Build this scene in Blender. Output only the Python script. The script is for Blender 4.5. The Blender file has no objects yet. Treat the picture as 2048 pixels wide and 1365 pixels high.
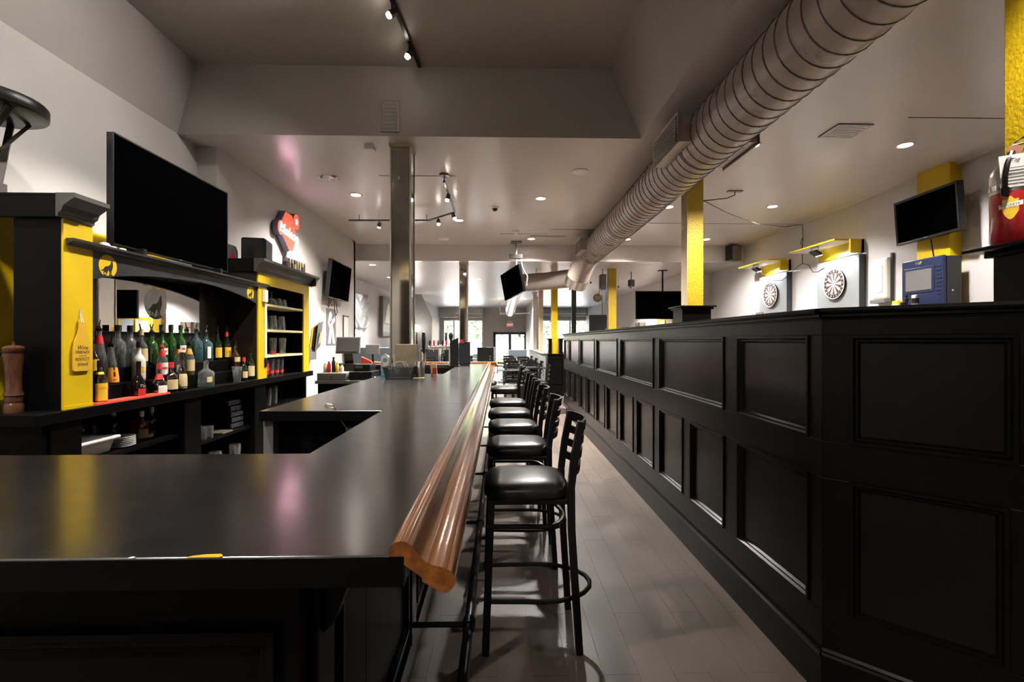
import bpy, math, random
from math import sin, cos, pi, radians, atan, sqrt
from mathutils import Vector, Matrix

# ------------------------------------------------------------------ camera, sky, large light, exposure
scene = bpy.context.scene
COL = scene.collection
FPX = 967.0
cam_data = bpy.data.cameras.new('camera')
cam_data.sensor_fit = 'HORIZONTAL'
cam_data.sensor_width = 36.0
cam_data.lens = 36.0 * FPX / 2048.0
cam_data.shift_y = -1.5 / 2048.0
cam_data.clip_start = 0.02
cam_data.clip_end = 200
camera = bpy.data.objects.new('camera', cam_data)
COL.objects.link(camera)
camera.location = (0, 0, 1.42)
camera.rotation_euler = (radians(90), 0, -atan(24 / FPX))
scene.camera = camera

world = bpy.data.worlds.new('sky')
scene.world = world
world.use_nodes = True
wn = world.node_tree.nodes
wn.clear()
w_out = wn.new('ShaderNodeOutputWorld')
w_bg = wn.new('ShaderNodeBackground')
w_sky = wn.new('ShaderNodeTexSky')
w_sky.sky_type = 'NISHITA'
w_sky.sun_disc = False
w_sky.sun_elevation = radians(50)
w_sky.sun_rotation = radians(200)
w_sky.air_density = 1.0
w_sky.dust_density = 3.0
w_bg.inputs['Strength'].default_value = 4.0
w_hsv = wn.new('ShaderNodeHueSaturation')
w_hsv.inputs['Saturation'].default_value = 0.35
world.node_tree.links.new(w_sky.outputs[0], w_hsv.inputs['Color'])
world.node_tree.links.new(w_hsv.outputs[0], w_bg.inputs['Color'])
world.node_tree.links.new(w_bg.outputs[0], w_out.inputs['Surface'])

sun_data = bpy.data.lights.new('sun', 'SUN')
sun_data.energy = 4.0
sun_data.angle = radians(1.0)
sun_data.color = (1.0, 0.95, 0.88)
sun = bpy.data.objects.new('sun', sun_data)
COL.objects.link(sun)
sun.rotation_euler = (radians(38), 0, radians(25))      # falls on the street, from behind the building

scene.view_settings.view_transform = 'Standard'
scene.view_settings.look = 'None'
scene.view_settings.gamma = 1.0
scene.view_settings.use_curve_mapping = False
scene.view_settings.exposure = 2.05
LAMP = 6.2            # common power of the room's ceiling lamps
scene.cycles.max_bounces = 7
scene.cycles.diffuse_bounces = 4
scene.cycles.glossy_bounces = 3
scene.cycles.transmission_bounces = 4
scene.cycles.transparent_max_bounces = 8
scene.cycles.sample_clamp_indirect = 6.0
scene.cycles.caustics_reflective = False
scene.cycles.caustics_refractive = False
scene.cycles.use_denoising = True
scene.cycles.use_adaptive_sampling = True
scene.cycles.adaptive_threshold = 0.03
random.seed(7)

# ------------------------------------------------------------------ materials
MATS = {}


def principled(name):
    m = bpy.data.materials.new(name)
    m.use_nodes = True
    MATS[name] = m
    return m, m.node_tree.nodes, m.node_tree.links, m.node_tree.nodes['Principled BSDF']


def mat(name, col, rough=0.5, metal=0.0, var=0.0, vscale=6.0, bump=0.0, bscale=60.0, coat=0.0, stretch=None,
        spec=0.5, rvar=0.0, emit=None, estr=0.0, trans=0.0, ior=1.45, alpha=1.0):
    m, n, l, b = principled(name)
    b.inputs['Base Color'].default_value = (*col, 1)
    b.inputs['Roughness'].default_value = rough
    b.inputs['Metallic'].default_value = metal
    b.inputs['Specular IOR Level'].default_value = spec
    b.inputs['Coat Weight'].default_value = coat
    b.inputs['Coat Roughness'].default_value = 0.08
    b.inputs['Transmission Weight'].default_value = trans
    b.inputs['IOR'].default_value = ior
    b.inputs['Alpha'].default_value = alpha
    if emit:
        b.inputs['Emission Color'].default_value = (*emit, 1)
        b.inputs['Emission Strength'].default_value = estr
    if var or bump or rvar:
        tc = n.new('ShaderNodeTexCoord')
        mp = n.new('ShaderNodeMapping')
        l.new(tc.outputs['Object'], mp.inputs['Vector'])
        if stretch:
            mp.inputs['Scale'].default_value = stretch
    if var or rvar:
        ns = n.new('ShaderNodeTexNoise')
        ns.inputs['Scale'].default_value = vscale
        ns.inputs['Detail'].default_value = 5
        l.new(mp.outputs[0], ns.inputs['Vector'])
    if var:
        rp = n.new('ShaderNodeMapRange')
        rp.inputs['From Min'].default_value = 0.3
        rp.inputs['From Max'].default_value = 0.7
        rp.inputs['To Min'].default_value = 1 - var
        rp.inputs['To Max'].default_value = 1 + var
        mx = n.new('ShaderNodeVectorMath')
        mx.operation = 'SCALE'
        mx.inputs[0].default_value = col
        l.new(ns.outputs['Fac'], rp.inputs['Value'])
        l.new(rp.outputs[0], mx.inputs['Scale'])
        l.new(mx.outputs[0], b.inputs['Base Color'])
    if rvar:
        rr = n.new('ShaderNodeMapRange')
        rr.inputs['From Min'].default_value = 0.3
        rr.inputs['From Max'].default_value = 0.7
        rr.inputs['To Min'].default_value = max(0.02, rough - rvar)
        rr.inputs['To Max'].default_value = rough + rvar
        l.new(ns.outputs['Fac'], rr.inputs['Value'])
        l.new(rr.outputs[0], b.inputs['Roughness'])
    if bump:
        nb = n.new('ShaderNodeTexNoise')
        nb.inputs['Scale'].default_value = bscale
        nb.inputs['Detail'].default_value = 3
        l.new(mp.outputs[0], nb.inputs['Vector'])
        bp = n.new('ShaderNodeBump')
        bp.inputs['Strength'].default_value = bump
        bp.inputs['Distance'].default_value = 0.01
        l.new(nb.outputs['Fac'], bp.inputs['Height'])
        l.new(bp.outputs[0], b.inputs['Normal'])
    return m


WALL = mat('wall_paint', (0.50, 0.475, 0.45), 0.55, var=0.03, vscale=1.5, bump=0.05, bscale=90)
WALLR = mat('wall_paint_cool', (0.52, 0.51, 0.505), 0.5, var=0.03, vscale=1.5, bump=0.05, bscale=90)
WALLG = mat('wall_paint_grey', (0.46, 0.445, 0.42), 0.5, var=0.04, vscale=2)
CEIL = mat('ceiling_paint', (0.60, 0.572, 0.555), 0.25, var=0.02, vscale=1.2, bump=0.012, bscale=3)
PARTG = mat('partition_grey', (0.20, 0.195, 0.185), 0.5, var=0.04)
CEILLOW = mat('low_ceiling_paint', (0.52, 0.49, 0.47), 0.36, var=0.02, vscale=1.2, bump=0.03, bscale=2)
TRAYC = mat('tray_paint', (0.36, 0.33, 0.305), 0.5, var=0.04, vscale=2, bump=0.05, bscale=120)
FLOOR = mat('floor_vinyl', (0.098, 0.074, 0.058), 0.45, var=0.16, vscale=3.5, bump=0.08, bscale=40, rvar=0.08)
FGAP = mat('floor_joint', (0.10, 0.085, 0.075), 0.8)
BLACK = mat('black_wood', (0.0022, 0.0019, 0.0017), 0.3, var=0.15, vscale=5, stretch=(1, 1, 6), spec=.14)
PANEL = mat('black_panel', (0.0032, 0.0026, 0.0022), 0.25, var=0.2, vscale=4, spec=.2)
DARKP = mat('dark_backbar', (0.0022, 0.0021, 0.0021), 0.4, var=0.15, vscale=5, spec=.1)
BROWNW = mat('dark_brown_wood', (0.018, 0.012, 0.009), 0.35, var=0.25, vscale=6, stretch=(6, 6, .6))
BARTOP = mat('bar_top', (0.009, 0.0078, 0.0075), 0.2, var=0.08, vscale=8, rvar=0.02, spec=1.0, ior=1.65)
YELLOW = mat('yellow_paint', (0.62, 0.42, 0.003), 0.4, var=0.04, vscale=3)
STUCCO = mat('yellow_stucco', (0.40, 0.27, 0.003), 0.45, var=0.08, vscale=12, bump=0.7, bscale=45)
TAN = mat('tan_paint', (0.48, 0.39, 0.25), 0.5, var=0.05)
DUCT = mat('duct_paint', (0.32, 0.265, 0.232), 0.3, var=0.06, vscale=3, metal=0.15, rvar=0.05)
SEAM = mat('duct_seam', (0.10, 0.08, 0.068), 0.45, metal=0.2)
CROWNM = mat('crown_grey', (0.06, 0.056, 0.053), 0.35, var=0.15)
HEADER = mat('header_grey', (0.024, 0.025, 0.028), 0.28, var=0.3, vscale=7)
SCREEN = mat('tv_screen', (0.0004, 0.0004, 0.0004), 0.9, spec=0.0)
TVBODY = mat('tv_plastic', (0.006, 0.006, 0.0065), 0.35)
METALB = mat('black_metal', (0.0035, 0.0033, 0.0033), 0.33, spec=.4)
VINYL = mat('black_vinyl', (0.011, 0.010, 0.009), 0.3, spec=.6)
BRONZE = mat('track_bronze', (0.10, 0.085, 0.075), 0.35, metal=.6)
DARKLEG = mat('dark_leg', (0.045, 0.038, 0.032), 0.4)
CHROME = mat('chrome', (0.75, 0.75, 0.76), 0.12, metal=1.0)
STEEL = mat('brushed_steel', (0.52, 0.50, 0.47), 0.28, metal=1.0, var=0.1, vscale=20, stretch=(1, 1, 12))
BRASSY = mat('aged_metal', (0.36, 0.30, 0.21), 0.35, metal=0.8, var=0.15, vscale=10)
MIRROR = mat('mirror_glass', (0.80, 0.82, 0.82), 0.015, metal=1.0)
SMOKEM = mat('column_mirror', (0.42, 0.39, 0.34), 0.05, metal=1.0)
FROST = mat('frosted_etch', (0.86, 0.89, 0.88), 0.65, metal=1.0)
WHITE = mat('white_plastic', (0.75, 0.74, 0.72), 0.4)
OFFW = mat('off_white', (0.62, 0.59, 0.52), 0.5)
PAPER = mat('paper', (0.68, 0.66, 0.62), 0.7, var=0.04, vscale=20)
RED = mat('red_paint', (0.42, 0.015, 0.02), 0.2, coat=0.4)
REDMAT = mat('red_bar_mat', (0.75, 0.07, 0.035), 0.5, bump=0.2, bscale=200)
CREAM = mat('cream_shelf', (0.72, 0.64, 0.36), 0.45)
GREYP = mat('grey_plastic', (0.14, 0.135, 0.13), 0.45)
GREYB = mat('grey_board', (0.20, 0.21, 0.213), 0.55, var=0.05, vscale=3)
BLUEP = mat('blue_plastic', (0.011, 0.017, 0.055), 0.4, var=0.05)
SLATE = mat('slate_card', (0.030, 0.038, 0.042), 0.45)
ORANGE = mat('label_orange', (0.85, 0.35, 0.03), 0.5)
LABELY = mat('label_yellow', (0.80, 0.50, 0.03), 0.5)
LABELT = mat('label_tan', (0.62, 0.48, 0.24), 0.55)
LABELW = mat('label_white', (0.78, 0.75, 0.68), 0.5)
LABELR = mat('label_red', (0.62, 0.03, 0.03), 0.45)
INK = mat('ink_black', (0.01, 0.01, 0.01), 0.6)
CORK = mat('pepper_wood', (0.085, 0.035, 0.018), 0.25, var=0.3, vscale=12, stretch=(5, 5, 1))
PEPB = mat('black_lacquer', (0.006, 0.006, 0.006), 0.12)
WINEB = mat('board_wood', (0.62, 0.36, 0.02), 0.5, var=0.1, vscale=6)
GREEN = mat('leaf_green', (0.20, 0.275, 0.145), 0.7, var=0.5, vscale=1.2)
BARK = mat('bark', (0.10, 0.075, 0.055), 0.9, var=0.3)
ASPH = mat('asphalt', (0.25, 0.25, 0.25), 0.9, var=0.1)
BRICKM = mat('street_brick', (0.50, 0.26, 0.20), 0.8, var=0.15)
CLOTH = mat('silver_cloth', (0.50, 0.51, 0.52), 0.22, metal=0.7)
LAMPON = mat('lamp_glow', (1, 1, 1), 0.5, emit=(1.0, 0.90, 0.76), estr=14.0)
LEDON = mat('led_glow', (1, 1, 1), 0.5, emit=(0.92, 0.96, 1.0), estr=14.0)
GLOBEON = mat('globe_glow', (1, 1, 1), 0.5, emit=(1.0, 0.93, 0.85), estr=6.0)
SIGNRED = mat('sign_red_glow', (0.8, 0.05, 0.03), 0.4, emit=(1.0, 0.14, 0.07), estr=0.22)
SIGNWH = mat('sign_white_glow', (1, 1, 1), 0.4, emit=(0.84, 0.74, 1.0), estr=4.5)
SIGNSIDE = mat('sign_side', (0.16, 0.14, 0.22), 0.35)
EXITRED = mat('exit_red_glow', (0.7, 0.05, 0.08), 0.4, emit=(1.0, 0.10, 0.14), estr=0.9)


def glass(name, col, rough=0.02, haze=0.08):
    # thin bottle glass: tinted transparency under a Fresnel gloss, so that light passes without caustics
    m = bpy.data.materials.new(name)
    m.use_nodes = True
    n, l = m.node_tree.nodes, m.node_tree.links
    n.clear()
    o = n.new('ShaderNodeOutputMaterial')
    t = n.new('ShaderNodeBsdfTransparent')
    t.inputs['Color'].default_value = (*col, 1)
    g = n.new('ShaderNodeBsdfGlossy')
    g.inputs['Roughness'].default_value = rough
    lw = n.new('ShaderNodeLayerWeight')
    lw.inputs['Blend'].default_value = 0.35
    mr = n.new('ShaderNodeMapRange')
    mr.inputs['To Min'].default_value = 0.15
    mr.inputs['To Max'].default_value = 0.9
    mx = n.new('ShaderNodeMixShader')
    l.new(lw.outputs['Fresnel'], mr.inputs['Value'])
    l.new(mr.outputs[0], mx.inputs['Fac'])
    l.new(t.outputs[0], mx.inputs[1])
    l.new(g.outputs[0], mx.inputs[2])
    df = n.new('ShaderNodeBsdfTranslucent')
    df.inputs['Color'].default_value = (*[min(1, .15 + c) for c in col], 1)
    d2 = n.new('ShaderNodeBsdfDiffuse')
    d2.inputs['Color'].default_value = (*[min(1, .05 + c) for c in col], 1)
    md = n.new('ShaderNodeMixShader')
    md.inputs['Fac'].default_value = .5
    l.new(df.outputs[0], md.inputs[1])
    l.new(d2.outputs[0], md.inputs[2])
    m2 = n.new('ShaderNodeMixShader')
    m2.inputs['Fac'].default_value = haze
    l.new(mx.outputs[0], m2.inputs[1])
    l.new(md.outputs[0], m2.inputs[2])
    l.new(m2.outputs[0], o.inputs['Surface'])
    MATS[name] = m
    return m


G_CLEAR = glass('glass_clear', (0.90, 0.93, 0.92))
G_GLASS = glass('drinking_glass', (0.88, 0.90, 0.90), haze=.08)
G_PANE = glass('window_glass', (0.93, 0.96, 0.95), haze=0.0)
G_GREEN = glass('glass_green', (0.10, 0.60, 0.08), haze=.12)
G_DGREEN = glass('glass_dark_green', (0.03, 0.16, 0.03))
G_TEAL = glass('glass_teal', (0.42, 0.78, 0.80), haze=.1)
G_BROWN = glass('glass_brown', (0.12, 0.035, 0.012))
G_AMBER = glass('glass_amber', (0.62, 0.30, 0.08))
BLKGL = mat('black_glass', (0.006, 0.005, 0.005), 0.08)
L_CLEAR = glass('liquid_pale', (0.80, 0.90, 0.82))
L_AMBER = mat('liquid_amber', (0.32, 0.10, 0.015), 0.12)
L_DARK = mat('liquid_dark', (0.03, 0.008, 0.006), 0.12)
L_GOLD = mat('liquid_gold', (0.55, 0.30, 0.03), 0.15)
L_WHITE = mat('white_bottle', (0.74, 0.71, 0.64), 0.25)


def wood_rail():
    m, n, l, b = principled('rail_wood')
    tc = n.new('ShaderNodeTexCoord')
    mp = n.new('ShaderNodeMapping')
    mp.inputs['Scale'].default_value = (22, 0.6, 22)
    ns = n.new('ShaderNodeTexNoise')
    ns.inputs['Scale'].default_value = 2.2
    ns.inputs['Detail'].default_value = 7
    cr = n.new('ShaderNodeValToRGB')
    cr.color_ramp.elements[0].position = 0.25
    cr.color_ramp.elements[0].color = (0.065, 0.014, 0.0025, 1)
    cr.color_ramp.elements[1].position = 0.75
    cr.color_ramp.elements[1].color = (0.27, 0.085, 0.006, 1)
    b.inputs['Roughness'].default_value = 0.22
    b.inputs['Coat Weight'].default_value = 1.0
    b.inputs['Coat Roughness'].default_value = 0.07
    n2 = n.new('ShaderNodeTexNoise')
    n2.inputs['Scale'].default_value = 160
    bp = n.new('ShaderNodeBump')
    bp.inputs['Strength'].default_value = 0.04
    bp.inputs['Distance'].default_value = 0.004
    l.new(tc.outputs['Object'], n2.inputs['Vector'])
    l.new(n2.outputs['Fac'], bp.inputs['Height'])
    l.new(bp.outputs[0], b.inputs['Coat Normal'])
    l.new(tc.outputs['Object'], mp.inputs['Vector'])
    l.new(mp.outputs[0], ns.inputs['Vector'])
    l.new(ns.outputs['Fac'], cr.inputs['Fac'])
    l.new(cr.outputs[0], b.inputs['Base Color'])
    return m


RAILW = wood_rail()


# ------------------------------------------------------------------ mesh helpers
class MB:
    """collects faces, then links them as one mesh object"""

    def __init__(s):
        s.v, s.f = [], []

    def add(s, vs, fs):
        o = len(s.v)
        s.v += [tuple(p) for p in vs]
        s.f += [tuple(i + o for i in f) for f in fs]
        return s

    def box(s, x0, x1, y0, y1, z0, z1):
        return s.add([(x0, y0, z0), (x1, y0, z0), (x1, y1, z0), (x0, y1, z0), (x0, y0, z1), (x1, y0, z1), (x1, y1, z1), (x0, y1, z1)],
                     [(3, 2, 1, 0), (4, 5, 6, 7), (0, 1, 5, 4), (1, 2, 6, 5), (2, 3, 7, 6), (3, 0, 4, 7)])

    def obox(s, c, ax, ay, az):
        c, ax, ay, az = Vector(c), Vector(ax), Vector(ay), Vector(az)
        pts = [c + ax * i + ay * j + az * k for k in (-1, 1) for i, j in ((-1, -1), (1, -1), (1, 1), (-1, 1))]
        return s.add(pts, [(3, 2, 1, 0), (4, 5, 6, 7), (0, 1, 5, 4), (1, 2, 6, 5), (2, 3, 7, 6), (3, 0, 4, 7)])

    def bar(s, p, q, w, h, up=(0, 0, 1)):
        p, q = Vector(p), Vector(q)
        d = (q - p)
        L = d.length
        d.normalize()
        u = Vector(up)
        sd = d.cross(u)
        if sd.length < 1e-4:
            sd = d.cross(Vector((1, 0, 0)))
        sd.normalize()
        u = sd.cross(d)
        return s.obox((p + q) / 2, d * L / 2, sd * w / 2, u * h / 2)

    def cyl(s, p, q, r0, r1=None, n=12, caps=True):
        r1 = r0 if r1 is None else r1
        p, q = Vector(p), Vector(q)
        d = (q - p).normalized()
        a = d.cross(Vector((0, 0, 1)))
        if a.length < 1e-3:
            a = Vector((1, 0, 0))
        a.normalize()
        b = d.cross(a)
        vs = []
        for c, r in ((p, r0), (q, r1)):
            for i in range(n):
                t = 2 * pi * i / n
                vs.append(c + a * cos(t) * r + b * sin(t) * r)
        fs = [(i, (i + 1) % n, n + (i + 1) % n, n + i) for i in range(n)]
        if caps:
            fs += [tuple(range(n))[::-1], tuple(range(n, 2 * n))]
        return s.add(vs, fs)

    def lathe(s, prof, c=(0, 0, 0), n=16, close=True):
        vs, fs = [], []
        for r, z in prof:
            for i in range(n):
                t = 2 * pi * i / n
                vs.append((c[0] + cos(t) * r, c[1] + sin(t) * r, c[2] + z))
        m = len(prof)
        for k in range(m - 1):
            for i in range(n):
                j = (i + 1) % n
                fs.append((k * n + i, k * n + j, (k + 1) * n + j, (k + 1) * n + i))
        if close:
            fs += [tuple(range(n))[::-1], tuple((m - 1) * n + i for i in range(n))]
        return s.add(vs, fs)

    def tube(s, path, r, n=6, closed=False):
        path = [Vector(p) for p in path]
        vs, fs = [], []
        m = len(path)
        ref = None
        for k in range(m):
            a = path[(k - 1) % m] if closed else path[max(k - 1, 0)]
            b = path[(k + 1) % m] if closed else path[min(k + 1, m - 1)]
            d = (b - a).normalized()
            if ref is None:
                ref = d.cross(Vector((0, 0, 1)))
                if ref.length < 1e-3:
                    ref = Vector((1, 0, 0))
            u = (ref - d * ref.dot(d))
            u.normalize()
            ref = u
            w = d.cross(u)
            for i in range(n):
                t = 2 * pi * i / n
                vs.append(path[k] + u * cos(t) * r + w * sin(t) * r)
        for k in range(m if closed else m - 1):
            for i in range(n):
                j = (i + 1) % n
                k2 = (k + 1) % m
                fs.append((k * n + i, k * n + j, k2 * n + j, k2 * n + i))
        if not closed:
            fs += [tuple(range(n))[::-1], tuple((m - 1) * n + i for i in range(n))]
        return s.add(vs, fs)

    def prism(s, poly, o, u, v, w):
        """polygon of (a,b) swept: o + a*u + b*v, from 0 to w"""
        o, u, v, w = Vector(o), Vector(u), Vector(v), Vector(w)
        n = len(poly)
        vs = [o + u * a + v * b for a, b in poly] + [o + u * a + v * b + w for a, b in poly]
        fs = [(i, (i + 1) % n, n + (i + 1) % n, n + i) for i in range(n)]
        fs += [tuple(range(n))[::-1], tuple(range(n, 2 * n))]
        return s.add(vs, fs)

    def frame(s, o, u, v, a0, a1, b0, b1, w, t, nrm):
        """picture-frame moulding w wide and t proud around a rectangle; sloped inner face"""
        o, u, v, nn = Vector(o), Vector(u), Vector(v), Vector(nrm)
        ring = []
        for d, h in ((0, 0), (0, t), (w * .35, t), (w * .55, t * .55), (w * .75, t * .55), (w, 0)):
            ring.append([o + u * a + v * b + nn * h for a, b in ((a0 + d, b0 + d), (a1 - d, b0 + d), (a1 - d, b1 - d), (a0 + d, b1 - d))])
        vs = [p for r in ring for p in r]
        fs = []
        for k in range(len(ring) - 1):
            for i in range(4):
                j = (i + 1) % 4
                fs.append((k * 4 + i, k * 4 + j, (k + 1) * 4 + j, (k + 1) * 4 + i))
        return s.add(vs, fs)

    def build(s, name, m, parent=None, smooth=40, bev=0, label=None):
        me = bpy.data.meshes.new(name)
        me.from_pydata(s.v, [], s.f)
        import bmesh
        bm = bmesh.new()
        bm.from_mesh(me)
        bmesh.ops.recalc_face_normals(bm, faces=bm.faces)
        bm.to_mesh(me)
        bm.free()
        me.materials.append(m)
        if smooth:
            me.shade_smooth()
            me.set_sharp_from_angle(angle=radians(smooth))
        o = bpy.data.objects.new(name, me)
        COL.objects.link(o)
        if parent:
            o.parent = parent
        if bev:
            md = o.modifiers.new('bevel', 'BEVEL')
            md.width = bev
            md.segments = 2
            md.limit_method = 'ANGLE'
        if label:
            o['label'] = label
        return o


def tag(o, label, cat, group=None, kind=None):
    o['label'] = label
    o['category'] = cat
    if group:
        o['group'] = group
    if kind:
        o['kind'] = kind
    return o


def thing(name, label, cat, loc=(0, 0, 0), rz=0.0, group=None):
    o = bpy.data.objects.new(name, None)
    o.empty_display_size = 0.05
    COL.objects.link(o)
    o.location = loc
    o.rotation_euler = (0, 0, rz)
    return tag(o, label, cat, group)


def struct(mb, name, m, label=None, parent=None, smooth=0, bev=0):
    o = mb.build(name, m, parent, smooth, bev)
    if not parent:
        o['kind'] = 'structure'
        if label:
            o['label'] = label
    return o


def dup(root, loc, rz, label, group=None):
    r = root.copy()
    COL.objects.link(r)
    r.location = loc
    r.rotation_euler = (0, 0, rz)
    r['label'] = label
    if group:
        r['group'] = group
    for ch in list(root.children):
        c = ch.copy()
        COL.objects.link(c)
        c.parent = r
        for g in list(ch.children):
            d = g.copy()
            COL.objects.link(d)
            d.parent = c
    return r


def text(body, name, m, parent, origin, u, v, size, depth=0.0006, shear=0.0, align='CENTER', maxw=None):
    """flat lettering as a mesh: origin + x*u + y*v"""
    cu = bpy.data.curves.new(name, 'FONT')
    cu.body = body
    cu.size = size
    cu.align_x = align
    cu.align_y = 'CENTER'
    cu.shear = shear
    cu.resolution_u = 2
    t = bpy.data.objects.new(name, cu)
    COL.objects.link(t)
    bpy.context.view_layer.update()
    me = bpy.data.meshes.new_from_object(t.evaluated_get(bpy.context.evaluated_depsgraph_get()))
    bpy.data.objects.remove(t)
    bpy.data.curves.remove(cu)
    o, u, v = Vector(origin), Vector(u), Vector(v)
    nn = u.cross(v).normalized()
    xs = [p.co.x for p in me.vertices]
    k = 1.0
    if maxw and xs and max(xs) - min(xs) > maxw:
        k = maxw / (max(xs) - min(xs))
    for p in me.vertices:
        p.co = o + u * p.co.x * k + v * p.co.y * k + nn * depth
    me.materials.clear()
    me.materials.append(m)
    ob = bpy.data.objects.new(name, me)
    COL.objects.link(ob)
    if parent:
        ob.parent = parent
    return ob


def lamp(name, kind, loc, power, color=(1, 0.945, 0.885), size=0.12, target=None, spot=None, parent=None, blend=0.5):
    d = bpy.data.lights.new(name, kind)
    d.energy = power * LAMP
    d.color = color
    if kind == 'AREA':
        d.shape = 'DISK'
        d.size = size
        d.spread = radians(160)
    else:
        d.shadow_soft_size = size
    if kind == 'SPOT':
        d.spot_size = radians(spot or 90)
        d.spot_blend = blend
    o = bpy.data.objects.new(name, d)
    COL.objects.link(o)
    o.location = loc
    if target is not None:
        o.rotation_euler = (Vector(target) - Vector(loc)).to_track_quat('-Z', 'Y').to_euler()
    if parent:
        o.parent = parent
    return o


X, Y, Z = Vector((1, 0, 0)), Vector((0, 1, 0)), Vector((0, 0, 1))

# ------------------------------------------------------------------ the room
ZC, ZL = 3.47, 3.12          # main ceiling, lower ceiling beyond the beam
YB = 10.4                    # the beam
YF = 25.8                    # far wall with the street windows
YK = -3.0                    # wall behind the camera


def world_coords(m):
    n, l = m.node_tree.nodes, m.node_tree.links
    g = n.new('ShaderNodeNewGeometry')
    for x in n:
        if x.type == 'MAPPING':
            l.new(g.outputs['Position'], x.inputs['Vector'])


for m in (FLOOR, CEIL, PANEL, BLACK, STUCCO):
    world_coords(m)

floor = struct(MB().box(-4.6, 6.0, YK - .2, YF, -.12, -.004), 'floor', FLOOR, 'worn taupe vinyl plank floor of the bar aisle')
plank_me = {}
for i in range(12):
    for j in range(12):
        x0 = -.46 + .15 * i
        y0 = .2 + .92 * j - (.46 if i % 2 else 0)
        if 'p' not in plank_me:
            o = MB().box(.0007, .1493, .0007, .9193, -.004, 0).build('plank', FLOOR, floor, 0)
            plank_me['p'] = o.data
        else:
            o = bpy.data.objects.new('plank', plank_me['p'])
            COL.objects.link(o)
            o.parent = floor
        o.location = (x0, y0, 0)
struct(MB().prism([(1.42, 1.95), (2.95, .45), (5.3, .45), (5.3, 9.75), (1.42, 9.75)], (0, 0, 0), X, Y, Z * .5), 'floor_raised', FLOOR, 'raised floor of the darts area behind the panelled half wall')
struct(MB().box(1.02, 1.30, 9.3, 9.75, 0, .11).box(1.3, 2.4, 9.75, 10.1, 0, .25), 'trim_1', FLOOR, 'low taupe step block at the end of the half wall', bev=.006)

struct(MB().box(-3.35, -3.2, YK, 5.2, 0, 3.52), 'wall_left', WALL, 'beige wall above the back bar')
struct(MB().box(-3.35, -3.0, 5.2, 10.1, 0, ZC), 'wall_left_mid', WALL, 'beige wall with lit sign and television beyond the back bar')
struct(MB().box(-4.05, -3.9, 10.1, 18.0, 0, ZL).box(-4.05, -3.0, 10.0, 10.1, 0, ZC), 'wall_left_far', WALLR, 'pale wall with silver cloth and framed picture')
struct(MB().box(-3.35, -3.2, 18.0, YF, 0, ZL).box(-4.05, -3.2, 18.3, 18.4, 0, ZL), 'wall_left_end', WALLR, 'pale wall running up to the street window')
struct(MB().box(5.3, 5.45, YK, 12.0, 0, ZC), 'wall_right', WALLR, 'pale wall with the two dartboards')
struct(MB().box(4.6, 5.45, 12.0, 12.1, 0, ZL).box(4.6, 4.75, 12.1, YF, 0, ZL), 'wall_right_far', WALLR, 'white wall beyond the darts area')
struct(MB().box(-3.35, 5.45, YK - .1, YK, 0, 4.3), 'wall_back', WALL)
struct(MB().box(-1.10, -.02, YK, YK + .05, 0, 2.2), 'door_1', BROWNW)
# grey partition with the slanted edge
struct(MB().prism([(-3.9, 0), (-2.52, 0), (-2.52, 2.25), (-2.9, 3.12), (-3.9, 3.12)], (0, 17.9, 0), X, Z, Y * .12), 'wall_slanted', PARTG, 'dark grey partition with a slanted edge beside the globe lamp')

# ceiling: flat around a raised tray over the near end of the bar
ce = MB()
ce.box(1.43, 5.45, YK, YB, ZC, ZC + .1)
ce.box(-3.35, 1.43, 4.88, YB, ZC, ZC + .1)
struct(ce, 'ceiling', CEIL, 'glossy greige ceiling with recessed lights')
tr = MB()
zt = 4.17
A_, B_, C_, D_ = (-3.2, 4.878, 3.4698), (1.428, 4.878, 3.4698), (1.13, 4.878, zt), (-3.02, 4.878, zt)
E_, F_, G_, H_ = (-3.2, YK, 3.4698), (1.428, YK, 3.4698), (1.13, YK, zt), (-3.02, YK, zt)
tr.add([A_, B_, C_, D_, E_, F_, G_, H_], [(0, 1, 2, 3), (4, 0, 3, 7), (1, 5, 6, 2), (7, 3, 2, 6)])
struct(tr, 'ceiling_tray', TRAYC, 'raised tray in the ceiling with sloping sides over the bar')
struct(MB().box(-4.05, 5.45, YB, YB + .12, ZL, ZC + .05), 'trim_2', CEIL, 'dropped beam face across the ceiling')
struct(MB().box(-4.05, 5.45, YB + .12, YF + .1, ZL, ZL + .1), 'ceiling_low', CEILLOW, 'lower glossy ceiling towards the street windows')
struct(MB().box(-4.2, 5.6, YK - .2, YF + .3, 4.35, 4.5).box(-4.2, -4.06, YK - .2, YF + .3, 0, 4.35).box(5.46, 5.6, YK - .2, YF + .3, 0, 4.35).box(-4.06, 5.46, YF + .2, YF + .3, ZL, 4.35).box(-4.06, 5.46, YK - .2, YK - .1, 0, 4.35), 'light_leak_shell', WALLG)  # added unseen shell keeping sky light out of the ceiling seams
# thin cover strips over the ceiling board joints
for k, (x0, x1, y) in enumerate(((3.75, 5.3, 4.35), (-1.5, -.55, 6.05), (.95, 2.0, 8.9), (.0, .9, 9.3), (2.6, 5.3, 8.4))):
    struct(MB().box(x0, x1, y - .006, y + .006, ZC - .004, ZC), 'trim_%d' % (3 + k), SEAM)
struct(MB().box(5.24, 5.3, 4.2, 9.0, ZC - .03, ZC), 'trim_9', CEIL)

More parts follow.
